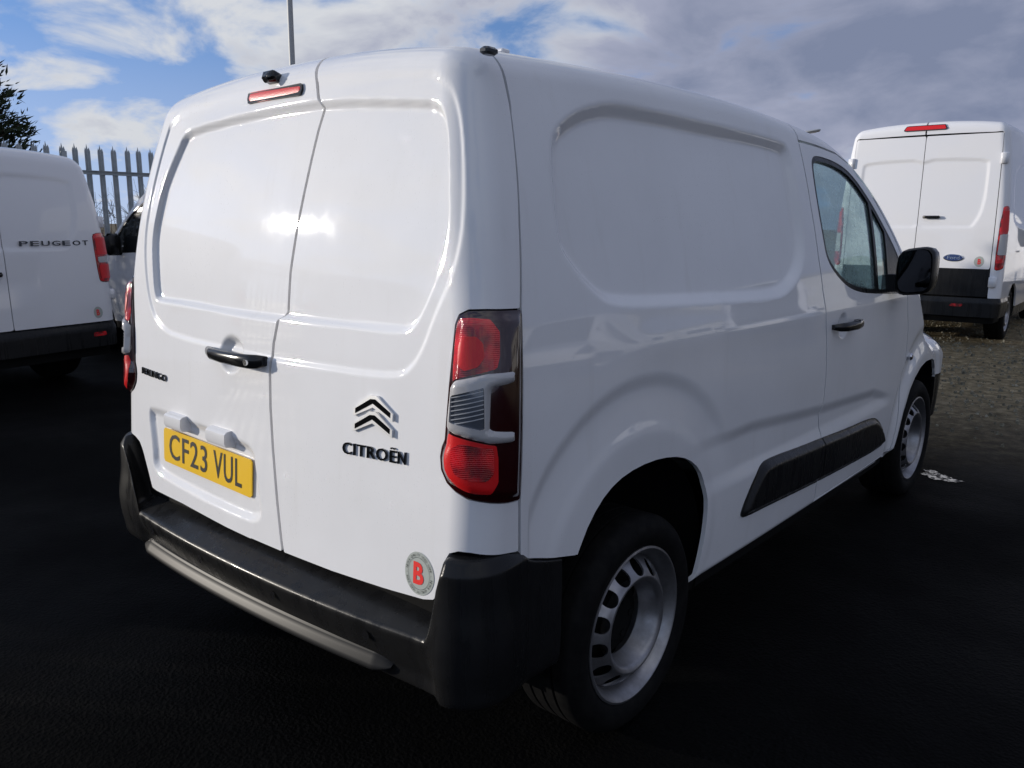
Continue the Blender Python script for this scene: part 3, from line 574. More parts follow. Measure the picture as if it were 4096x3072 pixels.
def build_main():
    B = MAIN
    S = np.concatenate([np.arange(-5.84, -4.9, .06), np.arange(-4.9, -1.2, .03), np.arange(-1.2, -.90, .012), np.arange(-.90, 1.12, .0054), np.arange(1.12, 3.95, .0095), np.arange(3.95, 4.95, .016), np.arange(4.95, 5.841, .04)])
    P, SS, TT = B.grid(S, 236, 28)
    Nb = B.normals(P); Z = P[..., 2].copy(); D = main_disp(SS, Z); D = np.where(TT > 1.35, D*sstep(1.75, 1.45, TT), D); P = P+Nb*D[..., None]; N = B.normals(P); A = np.abs(SS); G0 = .0045
    ringY = B.column(SS)[1]; topT = np.where(np.abs(SS) > 1.1, 1.93-.60*sstep(2.28, 2.5, ringY)*sstep(3.46, 3.36, ringY), 1.93); top = (topT-TT)*.3
    root = empty('panel_van', (0, 0, 0))
    tag(root, 'white panel van with yellow number plate and chrome chevron badge, parked in the middle', 'van', 'white vans parked in the yard')
    def part(name, g, m, parent=root, off=0.0, rim=.014, P_=P, N_=N):
        V, F = clip_grid(P_, N_, g, off, rim); return mesh_obj(name, V, F, m, parent)
    lsd = psd(A, Z, light); lsd = np.minimum(lsd, np.where(A < 1.1, seam_side(Z)-G0-A, -1))
    # --- rear doors
    low = np.where(SS > 0, door_low_r(A), door_low_l(A))
    gl = np.minimum.reduce([seam_mid(Z)-.0062-SS, SS+seam_side(Z)-G0, Z-low, top, -lsd-.004]); dl = part('rear_door', gl, PAINT); dl['label'] = 'wide rear door with handle and number plate'
    gr = np.minimum.reduce([SS-seam_mid(Z)-.0062, seam_side(Z)-G0-SS, Z-low, top, -lsd-.004]); dr = part('rear_door', gr, PAINT); dr['label'] = 'narrow rear door with chevron badge and sticker'
    # --- flanks
    asd = psd(A, Z, chaikin(arch_r, 1)); fsd = psd(A, Z, arch_f); wsd = psd(A, Z, window); dsd = psd(A, Z, doorpoly, .35)
    hl = psd(A, Z, [(4.84, .80), (4.90, .90), (5.05, .91), (5.25, .80), (5.05, .74), (4.88, .74)])
    for k in (1, -1):
        on = np.where(k*SS > 0, 1.0, -1.0)
        g = np.minimum.reduce([A-seam_side(Z)-G0, seam_door(Z)-G0-A, -asd, Z-flank_low(A), top, on]); sp = part('side_panel', g, PAINT, rim=.014)
        g = np.minimum.reduce([A-seam_door(Z)-G0, dsd-G0, -fsd, -wsd, Z-flank_low(A)-.004, on]); fd = part('front_door', g, PAINT)
        g = np.minimum.reduce([A-seam_door(Z)-G0, -dsd-G0, -fsd, Z-flank_low(A), top, 5.0-A, on, -hl-.004, np.maximum(Z-.60, 4.72-A), np.maximum(Z-.40, A-3.815)]); wg = part('front_wing', g, PAINT, rim=.014)
        sill = np.minimum.reduce([A-seam_door(Z)-G0, 3.812-A, .350-Z-.008, Z-flank_low(A), on, -fsd]); part('sill', sill, PAINT)
        # cab window: rubber frame, misted pane, quarter pane
        pane = np.minimum(wsd-.020, 3.352-A); quarter = np.minimum.reduce([wsd-.020, A-3.382, 3.525-A])
        part('window_frame', np.minimum.reduce([wsd-.002, -pane-.001, -quarter-.001, on]), PLASTIC, fd, off=-.002, rim=.02)
        gm = GLASS if k > 0 else FOGGLASS
        part('window_pane', np.minimum(pane, on), gm, fd, off=-.010, rim=0); part('quarter_pane', np.minimum(quarter, on), gm, fd, off=-.010, rim=0)
        # lower cladding strips
        csd = psd(A, Z, clad); coff = .004+.016*sstep(0, .030, csd)
        part('cladding', np.minimum.reduce([csd, seam_door(Z)-G0-A, on]), PLASTIC, sp, off=coff, rim=.02)
        part('cladding', np.minimum.reduce([csd, A-seam_door(Z)-G0, on]), PLASTIC, fd, off=coff, rim=.02)
        part('headlight', np.minimum(hl, on), CLEARD, root, off=.003, rim=.01)
        # door handle
        p, n = B.point(np.array([k*2.925]), np.array([1.047])); mb = MB(); y = float(p[0, 1]); x = abs(float(p[0, 0]))
        prof = [(-.125, .004, .010), (-.11, .030, .016), (-.06, .042, .019), (.04, .046, .020), (.10, .040, .019), (.122, .022, .015), (.128, .004, .010)]
        rings = []
        for (dy, o, hz) in prof:
            for a in range(10):
                t = 2*math.pi*a/10; rings.append((k*(x+o+.010*math.cos(t)), y+dy, 1.050+hz*math.sin(t)))
        F = [(i*10+a, i*10+(a+1) % 10, (i+1)*10+(a+1) % 10, (i+1)*10+a) for i in range(len(prof)-1) for a in range(10)]+[tuple(range(10)), tuple(range(60, 70))]
        mb.add(rings, F).build('handle', GLOSSBLK, fd, sharp=60)
        # door mirror
        mb = MB(); O = []
        for (dy, sc) in ((-.045, .90), (-.035, .985), (-.01, 1.0), (.05, .97), (.10, .80), (.125, .5)):
            for a in range(28):
                t = 2*math.pi*a/28; c_, s_ = math.cos(t), math.sin(t); q = (abs(c_)**4+abs(s_)**4)**-.25
                O.append((k*(.978+.078*sc*q*c_), 2.76+dy, 1.243+.104*sc*q*s_+.012*c_))
        F = [(i*28+a, i*28+(a+1) % 28, (i+1)*28+(a+1) % 28, (i+1)*28+a) for i in range(5) for a in range(28)]+[tuple(range(140, 168))]
        mb.add(O, F)
        mb.add([(k*.84, 2.74, 1.145), (k*.93, 2.745, 1.15), (k*.93, 2.745, 1.225), (k*.84, 2.74, 1.225), (k*.84, 2.84, 1.145), (k*.93, 2.83, 1.15), (k*.93, 2.83, 1.225), (k*.84, 2.84, 1.225)], [(0, 1, 2, 3), (4, 7, 6, 5), (0, 4, 5, 1), (3, 2, 6, 7), (1, 5, 6, 2), (0, 3, 7, 4)])
        mi = mb.build('mirror', PLASTIC, fd, sharp=50)
        g2 = []
        for a in range(28):
            t = 2*math.pi*a/28; c_, s_ = math.cos(t), math.sin(t); q = (abs(c_)**4+abs(s_)**4)**-.25; g2.append((k*(.978+.066*q*c_), 2.717-.12*(.092*q*s_), 1.243+.092*q*s_+.010*c_))
        mesh_obj('mirror_glass', g2, [tuple(range(28))], mat('mirror_glass', (.06, .065, .075), .03, metal=1.0) if 'mirror_glass' not in MATS else MATS['mirror_glass'], fd, smooth=False)
        # side indicator
        p, n = B.point(np.array([k*3.956]), np.array([.801])); mb = MB(); q = p[0]; mb.lathe_x([(k*a, r) for a, r in [(-.01, .020), (.006, .019), (.013, .012), (.015, .0005)]], 16, c=(q[0], q[1], q[2])); mb.build('side_indicator', CHROME, wg)
        # tail light (smoked housing, red lamps, clear bracket)
        L = np.minimum(lsd, on); tl = part('tail_light', L, DKRED, root, off=.004+.016*sstep(0, .03, lsd), rim=.03)
        o0 = .004+.016*sstep(0, .03, lsd)
        ps = lambda q, n=1: np.minimum(psd(A, Z, chaikin(q, n)), on)
        bsd = ps(brk, 0); usd = np.minimum(ps(redU), -psd(A, Z, brk)-.002); rsd = np.minimum(ps(redL), -psd(A, Z, brk)-.002)
        part('red_lamp', usd, RED, tl, off=o0+.0015, rim=.001); part('red_lamp', rsd, REDBR, tl, off=o0+.0015, rim=.001)
        part('lamp_reflector', ps(redUi), REDBR, tl, off=o0+.003, rim=.001); part('lamp_reflector', ps(redLi), RED, tl, off=o0+.003, rim=.001)
        isd = np.minimum(psd(A, Z, brk_in), on)
        part('clear_bracket', np.minimum(bsd, -isd-.0005), CLEARL, tl, off=o0+.009*lstep(0, .005, bsd)+.001, rim=.012)
        part('reversing_lens', isd, CLEARD, tl, off=o0+.003, rim=0)
        mb = MB()
        for i in range(8):
            z0_ = 1.000+i*.0095; s0_ = np.linspace(.808, .866, 8); zz = z0_+(s0_-.808)*.30+.002; ok = zz < 1.078
            V2 = np.concatenate([np.stack([s0_, zz], 1), np.stack([s0_, zz+.0022], 1)]); V2[:, 0] *= k; p, n = B.point(V2[:, 0], V2[:, 1]); 
            mb.add(p+n*.0255, [(j, j+1, j+9, j+8) if k > 0 else (j, j+8, j+9, j+1) for j in range(7)])
        mb.build('lens_ribs', LENSRIB, tl)
    # --- roof, windscreen, bonnet (patch + ring)
    ny = 150; RP = B.roof(40, ny); RN = B.normals(RP); Y2 = RP[..., 1]; 
    # two shallow ribs pressed along the roof
    for xr in (-.30, .30): RP[..., 2] += np.where(Y2 < 2.2, .006*np.exp(-((RP[..., 0]-xr)/.03)**2)*sstep(.35, .55, Y2)*sstep(2.2, 2.0, Y2), 0)
    def top_part(name, y0, y1, m, off=0.0, parent=root):
        V1, F1 = clip_grid(P, N, np.minimum.reduce([(TT-topT-.012)*.3, ringY-y0, y1-ringY]), off, 0)
        V2, F2 = clip_grid(RP, RN, np.minimum(Y2-y0, y1-Y2), off, 0); mb = MB(); mb.add(V1, F1); mb.add(V2, F2); return mb.build(name, m, parent, sharp=None)
    rf = top_part('roof', -9, 2.30, PAINT); top_part('windscreen', 2.305, 3.38, GLASS); top_part('cowl', 3.385, 3.44, PLASTIC); top_part('bonnet', 3.445, 9, PAINT)
    mb = MB(); mb.box((.18, .45, 1.866), (.30, .05, .018), bev=.006); mb.box((.50, .44, 1.842), (.20, .03, .010), bev=.003); mb.build('roof_fitting', PAINT, rf)
    mb = MB(); mb.tube([(0, 2.0, 1.84), (0, 1.98, 1.875), (0, 1.955, 1.89)], [.02, .014, .005], 8); mb.build('aerial_base', PLASTIC, rf)
    # --- front fascia
    g = np.minimum.reduce([A-4.72-G0, .595-Z, Z-flank_low(A)+.03, -fsd]); part('front_bumper', g, PLASTIC, rim=.03)
    g = np.minimum.reduce([A-5.0-G0, Z-.605, top, -hl-.004]); part('front_panel', g, PAINT)
    # --- rear bumper: plan follows the body, section changes from step to corner cap to side piece
    s = np.arange(-1.128, 1.1285, .008); p, n = B.point(s, np.full(len(s), .5)); n[:, 2] = 0; n /= np.linalg.norm(n, axis=1, keepdims=True)
    cen = np.array([(-.06, .352), (.0, .350), (.022, .356), (.030, .372), (.036, .396), (.049, .425), (.060, .455), (.065, .477), (.0635, .486), (.058, .4925), (.048, .497), (.02, .509), (-.005, .519), (-.03, .530)])
    cap = np.array([(-.06, .345), (.0, .345), (.020, .352), (.028, .37), (.032, .40), (.040, .445), (.042, .49), (.038, .535), (.030, .590), (.0265, .640), (.0245, .672), (.020, .680), (.006, .704), (-.03, .708)])
    sid = np.array([(-.06, .335), (-.03, .335), (-.004, .345), (.004, .37), (.006, .40), (.007, .44), (.007, .48), (.007, .52), (.007, .55), (.007, .58), (.006, -.008), (.004, -.003), (-.003, .0), (-.03, .0)])
    tt = np.linspace(0, 13, 79); up = lambda T_: np.stack([np.interp(tt, range(14), T_[:, 0]), np.interp(tt, range(14), T_[:, 1])], 1)
    def smooth(T_): 
        q = up(T_)
        for _ in range(4): q[1:-1] = q[1:-1]*.5+(q[:-2]+q[2:])*.25
        return q
    rows = []
    for i, sv in enumerate(s):
        a = abs(sv); sd_ = np.array(sid); zs = float(flank_low(max(a, .977)))-.004; sd_[10:, 1] += zs; sd_[:10, 1] = np.minimum(sd_[:10, 1], zs-.015)
        c0 = smooth(cen); c0[:, 0] -= .030*min(1, a/.72)**2.2*sstep(.30, .40, c0[:, 1]); c0[:, 1] += .022*p[i, 0]*sstep(.33, .48, c0[:, 1])
        c1 = smooth(cap); c2 = smooth(sd_)
        e = .752 if sv > 0 else .622; 
        zz = c1[:, 1]; ed = e+(0.0 if sv > 0 else .62)*np.clip(zz-.55, 0, .15)
        k1 = sstep(ed, ed+(.035 if sv > 0 else .07), np.full(len(zz), a))[:, None]; k1 = np.where((tt < 20)[:, None], k1, k1)
        k2 = float(sstep(.90, 1.03, np.array(a)))
        q = (c0*(1-k1)+c1*k1)*(1-k2)+c2*k2
        rows.append(np.concatenate([p[i, :2][None]+n[i, :2][None]*q[:, :1], q[:, 1:]], 1))
    Gb = np.array(rows).transpose(1, 0, 2); Nn = B.normals(Gb); V, F = clip_grid(Gb, Nn, np.ones(Gb.shape[:2])); bu = mesh_obj('rear_bumper', V, F, PLASTIC, root)
    lip = np.array([(.020, .400), (.036, .400), (.040, .398), (.040, .393), (.043, .391), (.0495, .380), (.0545, .370), (.0585, .362), (.058, .357), (.052, .353), (.030, .352)])[::-1]
    rows = []
    for i, sv in enumerate(s):
        if not -.665 < sv < .628: continue
        e = min(1, (sv+.665)/.06, (.628-sv)/.06)**.5; q = lip.copy(); mid = .376; q[:, 0] -= .030*min(1, abs(sv)/.72)**2.2; q[:, 0] = q[:, 0]*(.5+.5*e); q[:, 1] = mid+(q[:, 1]-mid)*e+.030*p[i, 0]
        rows.append(np.concatenate([p[i, :2][None]+n[i, :2][None]*q[:, :1], q[:, 1:]], 1))
    Gl = np.array(rows).transpose(1, 0, 2); V, F = clip_grid(Gl, B.normals(Gl), np.ones(Gl.shape[:2])); mesh_obj('bumper_lip', V, F, mat('grey_lip_plastic', (.013, .013, .0135), .42, spec=.13), bu)
    # parking sensors in the bumper face
    for sx_ in (-.52, -.18, .20, .56):
        q, nn = B.point(np.array([sx_]), np.array([.44])); o = .053-.030*min(1, abs(sx_)/.72)**2.2; t = np.linspace(0, 2*math.pi, 20, endpoint=False)
        V2, F2 = disc2(sx_, .448+.022*sx_, .012, .012, 20); pp, nn = B.point(V2[:, 0], np.full(len(V2), .5)); pp[:, 2] = V2[:, 1]; mesh_obj('parking_sensor', pp+nn*(o+.011), F2, GLOSSBLK, bu)
    # --- dark inner shell so that the panel gaps read as gaps
    Sc = np.concatenate([np.arange(-5.6, 5.61, .06)]); Pc, Sc2, Tc = B.grid(Sc, 44, 12); Nc = B.normals(Pc); Zc = Pc[..., 2]; Ac = np.abs(Sc2)
    g = np.minimum.reduce([-psd(Ac, Zc, arch_r)-.03, -psd(Ac, Zc, arch_f)-.03, np.maximum(2.64-Ac, 1.06-Zc), 1.9-Tc+0*Zc, np.where(Ac < 1.2, Zc-.42, 1.0)]); V, F = clip_grid(Pc, Nc, g, -.034, 0); mesh_obj('inner_shell', V, F, DARK, root)
    for k in (1, -1):
        V, F = clip_grid(P, N, np.minimum.reduce([lsd+.01, np.where(k*SS > 0, .03, -.03)]), -.02, 0); mesh_obj('light_recess', V, F, DARK, root)
    # wheel housings, floor, bulkhead
    for k in (1, -1):
        for cy, cz, rr in ((.725, .40, .405), (3.503, .37, .40)):
            V = []; F = []; nn = 24
            for a in range(nn+1):
                t = -.35+(math.pi+.7)*a/nn
                for xx in (.50, .835): V.append((k*xx, cy+rr*math.cos(t), cz+rr*math.sin(t)))
            F = [(2*a, 2*a+1, 2*a+3, 2*a+2) for a in range(nn)]; F.append(tuple(2*a for a in range(nn+1)))
            mesh_obj('wheel_housing', V, F, DARK, root)
    mb = MB(); mb.box((0, 2.3, .36), (1.10, 3.8, .06)); mb.box((0, 2.1, .31), (1.66, 1.8, .05)); mb.box((0, .40, .43), (1.1, .20, .10)); mb.build('floor_pan', DARK, root)
    zz = np.linspace(.42, 1.78, 24); xr = MAIN.w(np.full(24, 1.95), zz)-.045; poly = [(float(a), float(b)) for a, b in zip(xr, zz)]; poly += [(-a, b) for a, b in reversed(poly)]
    mb = MB(); mb.prism(poly, 1.945, 1.955); mb.build('bulkhead', BULK, root, smooth=False)
    for k in (1, -1):
        mb = MB(); rot = Matrix.Rotation(R(-14), 3, 'X'); mb.box((k*.40, 2.42, .78), (.48, .50, .18), bev=.05); mb.box((k*.40, 2.17, 1.08), (.47, .14, .58), rot, bev=.05); mb.box((k*.40, 2.10, 1.44), (.26, .10, .17), rot, bev=.035)
        mb.tube([(k*.36, 2.12, 1.34), (k*.36, 2.11, 1.42)], .008); mb.tube([(k*.44, 2.12, 1.34), (k*.44, 2.11, 1.42)], .008); mb.build('seat', SEATM, root, sharp=50)
    mb = MB(); mb.box((0, 3.15, .88), (1.52, .62, .34), bev=.06); mb.build('dashboard', DASH, root, sharp=50)
    mb = MB(); rot = Matrix.Rotation(R(62), 3, 'X'); c = Vector((.40, 2.78, 1.02)); mb.tube([c+rot @ Vector((.185*math.cos(t), .185*math.sin(t), 0)) for t in np.linspace(0, 2*math.pi, 33)], .016, 8); mb.tube([c, c+Vector((0, .2, -.1))], .05, 10); mb.tube([c-Vector((.17, 0, 0)), c+Vector((.17, 0, 0))], .016, 6); mb.build('steering_wheel', DASH, root)
    # --- wheels
    make_wheel(root, .859, .718, .312, 1); make_wheel(root, .852, 3.503, .314, 1); make_wheel(root, -.859, .718, .312, -1, fine=False); make_wheel(root, -.852, 3.503, .314, -1, fine=False)
    # --- things fixed to the rear doors
    wrap = lambda V, off: on_rear(B, V, off, main_disp)
    # handle
    prof = [(-.228, .002, .008, 1.058), (-.218, .016, .014, 1.058), (-.17, .034, .017, 1.057), (-.10, .040, .018, 1.056), (-.02, .040, .019, 1.056), (.035, .036, .020, 1.057), (.058, .026, .019, 1.058), (.066, .006, .014, 1.058)]
    rings = []
    for (x, o, hz, zc) in prof:
        q, nn = B.point(np.array([x]), np.array([zc])); y0 = float(q[0, 1])
        for a in range(12):
            t = 2*math.pi*a/12; c_, s_ = math.cos(t), math.sin(t); rings.append((x, y0-o-.011*c_, zc+hz*np.sign(s_)*abs(s_)**.7))
    nP = len(prof); F = [(i*12+a, (i+1)*12+a, (i+1)*12+(a+1) % 12, i*12+(a+1) % 12) for i in range(nP-1) for a in range(12)]+[tuple(range(12)), tuple(range((nP-1)*12, nP*12))]
    mesh_obj('handle', rings, F, GLOSSBLK, dl, sharp=60)
    q, nn = B.point(np.array([.035]), np.array([1.055])); mb = MB(); mb.tube([(.035, float(q[0, 1])-.044, 1.056), (.035, float(q[0, 1])-.0495, 1.056)], .009, 12); mb.build('key_lock', CHROME, dl)
    # high brake light
    pl = chaikin([(-.138, 1.780), (-.128, 1.784), (.104, 1.782), (.114, 1.778), (.116, 1.762), (.106, 1.756), (-.122, 1.754), (-.136, 1.758)], 1)
    bs = psd(SS, Z, pl); bl = part('brake_light', bs, REDBR, dl, off=.004+.004*sstep(0, .006, bs), rim=.008)
    part('brake_light_surround', np.minimum(psd(SS, Z, pl)+.004, .004-bs), GLOSSBLK, dl, off=.0065, rim=.006)
    # rear camera pod
    mb = MB(); q, nn = B.point(np.array([-.03]), np.array([1.815])); yy = float(q[0, 1])
    mb.box((-.022, yy-.012, 1.812), (.050, .036, .026), Matrix.Rotation(R(-20), 3, 'X'), bev=.004); mb.tube([(-.022, yy-.030, 1.806), (-.022, yy-.036, 1.803)], .009, 12); mb.build('camera_pod', GLOSSBLK, dl, sharp=50)
    # number plate lamps
    for x0 in (-.482, -.216):
        q, nn = B.point(np.array([x0+.052]), np.array([.80])); yy = float(q[0, 1])+.012
        V = []
        for xx in (x0, x0+.105):
            V += [(xx, yy, .836), (xx, yy-.026, .833), (xx, yy-.034, .826), (xx, yy-.036, .800), (xx, yy-.030, .788), (xx, yy, .784)]
        F = [(i, (i+1) % 6, 6+(i+1) % 6, 6+i) for i in range(6)]+[tuple(range(6)), tuple(range(11, 5, -1))]
        mesh_obj('plate_lamp', V, F, PAINT, dl, sharp=40)
    # number plate
    x0, x1, zc, sl = -.532, -.011, .7150, -.0145
    V2, F2 = [], []
    cor = [(x0+.008, -.0555), (x1-.008, -.0555), (x1, -.0475), (x1, .0475), (x1-.008, .0555), (x0+.008, .0555), (x0, .0475), (x0, -.0475)]
    V2 = np.array([(x, zc+dz+sl*(x-(x0+x1)/2)) for x, dz in cor]); Vs, Fs = solid(V2, [tuple(range(8))], .004)
    q, nn = B.point(np.array([-.27]), np.array([.7165])); yb = float(q[0, 1])+.014-.006; ty = .06
    flat = lambda V3, o: np.stack([V3[:, 0], yb+ty*(V3[:, 1]-zc)-V3[:, 2]-o, V3[:, 1]], 1)
    mesh_obj('number_plate', flat(Vs, 0), Fs, YELLOW, dl, smooth=False)
    for txt, a, b in (('CF23', -.494, -.257), ('VUL', -.219, -.063)):
        V2, F2 = fit_text(txt, a, b, zc-.0385, zc+.0445, bold=.006, spacing=1.10); V2[:, 1] += sl*(V2[:, 0]-(x0+x1)/2); mesh_obj('plate_lettering', flat(np.column_stack([V2, np.zeros(len(V2))]), .0052), F2, PLATEBLK, dl, smooth=False)
    # chevron badge and lettering
    def chevron(cz):
        h, tck, hw, cx = .043, .028, .070, .516; o = [(-hw, -h+.006), (-.012, 0), (.012, 0), (hw, -h+.006), (hw, -h-tck+.016), (0, -tck), (-hw, -h-tck+.016)]
        return [(cx+a, cz+b+.05*a) for a, b in o]
    def raised(name, poly, m, parent, th, off, inset=0.0):
        P2 = np.array(poly); c = P2.mean(0); k_ = len(poly); T_ = P2+(c-P2)*inset
        V = np.concatenate([np.column_stack([P2, np.full(k_, 0.)]), np.column_stack([P2, np.full(k_, th*.6)]), np.column_stack([T_, np.full(k_, th)])])
        F = [(i, (i+1) % k_, k_+(i+1) % k_, k_+i) for i in range(k_)]+[(k_+i, k_+(i+1) % k_, 2*k_+(i+1) % k_, 2*k_+i) for i in range(k_)]+[(2*k_, 2*k_+1, 2*k_+5, 2*k_+6), (2*k_+1, 2*k_+2, 2*k_+5), (2*k_+2, 2*k_+3, 2*k_+4, 2*k_+5)]
        return mesh_obj(name, wrap(V, off), F, m, parent, smooth=False)
    for cz in (1.027, .989):
        raised('chevron_badge', chevron(cz), BADGESILVER, dr, .007, .001, .0)
        P2 = np.array(chevron(cz)); mid = (P2[[0, 1, 2, 3]].mean(0)+P2[[4, 5, 6]].mean(0))/2
        ins = P2+np.array([(.008, .002), (.004, -.008), (-.004, -.008), (-.008, .002), (-.008, .008), (0, .0095), (.008, .008)]); V = np.column_stack([ins, np.full(7, .0)]); mesh_obj('chevron_face', wrap(V, .0088), [(0, 1, 5, 6), (1, 2, 5), (2, 3, 4, 5)], DKCHROME, dr, smooth=False)
    def lettering(txt, x0, x1, z0, z1, slope, parent, m, th=.004, **kw):
        V2, F2 = fit_text(txt, x0, x1, z0, z1, slope, **kw); V, F = solid(V2, F2, th); return mesh_obj('badge_lettering', wrap(V, .001), F, m, parent, smooth=False)
    lettering('CITRO\u00cbN', .405, .640, .868, .904, .06, dr, DKCHROME, bold=.008, spacing=1.1)
    lettering('BERLINGO', -.712, -.512, .930, .952, -.03, dl, DKCHROME, bold=.0, spacing=1.1)
    sticker(B, .700, .638, .0505, dr, main_disp)
    # hinge caps
    q, nn = B.point(np.array([1.07]), np.array([1.73]))
    mb = MB(); mb.box((.728, .238, 1.793), (.026, .04, .016), bev=.005); mb.build('hinge_cap', GLOSSBLK, rf)
    return root
VAN = build_main()

# ================================================================== OTHER VANS
def other_body(W0, H, L, k1, zb, lean, lean2, rc, rt, wb, wm, zb0, crown, hood_z, m, yc=1.3):
    w = lambda y, z: W0-k1*np.maximum(0, z-zb)**2-.10*np.maximum(0, .7-z)**2-.02*np.maximum(0, (1.5-y)/1.5)**2-.09*np.maximum(0, (y-(L-2.0))/2.0)**2.5
    yr = lambda x, z: .05+.02*(x/.9)**2+lean*(z-.7)+lean2*np.maximum(0, z-1.3)**2
    def hy(y):
        roof = H-.02*np.maximum(0, yc-y)**2-.018*np.maximum(0, y-yc)**2; ws = zb0+wm*(wb-y); hood = hood_z-.14*np.maximum(0, y-wb)-.3*np.maximum(0, y-(L-.5))**2
        return np.maximum(smin(roof, ws, .25), hood)
    yf = lambda x, z: L-.14*(x/.9)**2-.25*np.maximum(0, z-.75)
    return Body(w, yr, hy, crown, 2.4, .8, yf, rc, rt, .22, W0-.30, .30, L-.42, .28, m)

def build_other(name, B, spec):
    """a white van in less detail: doors, flanks, lamps, bumper, glass, wheels, mirrors, badges"""
    L = spec['L']; s0 = B.wi+B.C-B.yi; root = empty(name)
    half = B.wi+2*B.C+B.B+B.wi; dn = spec.get('step', .022)
    S = np.concatenate([np.arange(-half, -1.3, .045), np.arange(-1.3, 1.3, dn), np.arange(1.3, half, .045), [half]])
    P, SS, TT = B.grid(S, spec.get('nz', 84), 16); N0 = B.normals(P); Z = P[..., 2].copy(); A = np.abs(SS)
    zd0, zd1, seamx, dw = spec['door_low'], spec['door_top'], spec['seam'], spec['door_half']
    D = np.zeros(Z.shape); sgn = np.where(SS > seamx, 1, -1)
    for (x0, x1, z0, z1, dep) in spec['panels']:
        q = psd(np.abs(SS-seamx), Z, chaikin([(x0-.3, z1), (x1-.03, z1-.01), (x1, z1-.1), (x1-.005, z0+.25), (x1-.10, z0+.02), (x1-.16, z0), (x0-.3, z0)], 2)); D -= np.where(A < dw, dep*sstep(-.004, .022, q), 0)
    for poly in spec.get('flank_panels', ()):
        D -= np.where(A > 1.2, .012*sstep(0, .035, psd(A-s0, Z, chaikin(poly, 2))), 0)
    zlow = spec['black_low']
    P = P+N0*D[..., None]; N = B.normals(P); G0 = .004
    def part(nm, g, m, parent=root, off=0.0, rim=.014):
        V, F = clip_grid(P, N, g, off, rim); return mesh_obj(nm, V, F, m, parent) if len(F) else None
    lp = spec['light']; lsd = psd(A, Z, lp)
    wy0, wy1 = spec['axles']; wr = spec['wheel_r']
    def arch(cy): r = np.sqrt((A-s0-cy)**2+(Z-wr*.95)**2); return wr*1.22-r
    arc = np.maximum(np.where(A > 1.0, arch(wy0), -1), np.where(A > 1.0, arch(wy1), -1))
    top = (1.9-TT)*.3; skirt = np.where(A < dw+.2, spec['bumper_top'], zlow)
    doors = []
    for k in (-1, 1):
        g = np.minimum.reduce([k*(SS-seamx)-G0, dw-A-G0, Z-zd0, zd1-Z, top, -lsd-.004]); rd = part('rear_door', g, PAINT2); doors.append(rd)
        if spec.get('black_door_low'):
            g = np.minimum.reduce([k*(SS-seamx)-G0, dw-A-G0, Z-spec['black_door_low'], zd0-.006-Z]); part('door_kick_panel', g, PLASTIC, rd)
    # frame round the doors and the flanks
    dsm, wpoly, dpoly = spec['door_seam'], spec['window'], spec['cab_door']
    wsd = psd(A-s0, Z, chaikin(wpoly, 1)); csd = psd(A-s0, Z, dpoly, .4)
    for k in (1, -1):
        on = np.where(k*SS >= 0, 1., -1.)
        corner = np.minimum.reduce([A-dw-G0, -lsd-.004]); header = np.where(Z > zd1+.006, Z-zd1-.006, corner)
        g = np.minimum.reduce([header, Z-skirt, top, -arc, np.maximum(dsm-G0-(A-s0), -1+0*A), on]); part('side_panel', g, PAINT2, rim=.02)
        g = np.minimum.reduce([A-s0-dsm-G0, csd-G0, -wsd, Z-zlow, -arc, on]); cd_ = part('cab_door', g, PAINT2)
        g = np.minimum.reduce([A-s0-dsm-G0, -csd-G0, Z-zlow, -arc, top, on, half-.62-A]); part('front_wing', g, PAINT2, rim=.02)
        part('window_frame', np.minimum.reduce([wsd-.002, .022-wsd, on]), PLASTIC, cd_, off=-.002)
        part('window_pane', np.minimum(wsd-.022, on), DARKGLASS, cd_, off=-.008, rim=0)
        tl = part('tail_light', np.minimum(lsd, on), spec['light_mat'], off=.004+.008*sstep(0, .02, lsd), rim=.02)
        for (z0, z1, mm) in spec['light_bands']: part('lamp_band', np.minimum.reduce([lsd-.012, Z-z0, z1-Z, on]), mm, tl, off=.0145, rim=.002)
        for (z_, h_) in spec.get('hinges', ()):
            q, nn = B.point(np.array([k*(dw+.035)]), np.array([z_])); a = math.atan2(nn[0, 1], nn[0, 0]); mb = MB(); mb.box(tuple(q[0]+nn[0]*.008), (.05, .085, h_), Matrix.Rotation(a, 3, 'Z'), bev=.008); mb.build('door_hinge', WHITEBOX, doors[(k+1)//2], sharp=50)
        mb = MB(); x, y, z = spec['mirror']; mb.box((k*(x+.11), y, z), (.16, .11, .23), bev=.035); mb.box((k*(x-.01), y+.02, z-.07), (.14, .07, .09), bev=.02); mb.build('mirror', PLASTIC, cd_, sharp=50)
        mb = MB(); zc, yc_ = spec['cab_handle']; q, nn = B.point(np.array([k*(yc_+s0)]), np.array([zc])); mb.box(tuple(q[0]+nn[0]*.02), (.035, .20, .035), bev=.01); mb.build('handle', GLOSSBLK, cd_, sharp=50)
        for cy in (wy0, wy1): make_wheel(root, k*(B.w(np.array(cy), np.array(.4))-.03), cy, wr, k, R0=wr, rim=wr*.68, wid=.2, fine=False)
        hl = np.minimum.reduce([psd(A, Z, [(half-1.25, .78), (half-1.05, 1.0), (half-.75, .92), (half-.62, .78), (half-.9, .72)]), on]); part('headlight', hl, CLEARD, off=.012, rim=.02)
    V, F = clip_grid(P, N, np.minimum.reduce([Z-spec['bumper_top']*0-.36, spec['bumper_top']-.006-Z, wy0-.40+s0-A]), .018*sstep(0, .06, spec['bumper_top']-Z), .05); bu = mesh_obj('rear_bumper', V, F, PLASTIC, root)
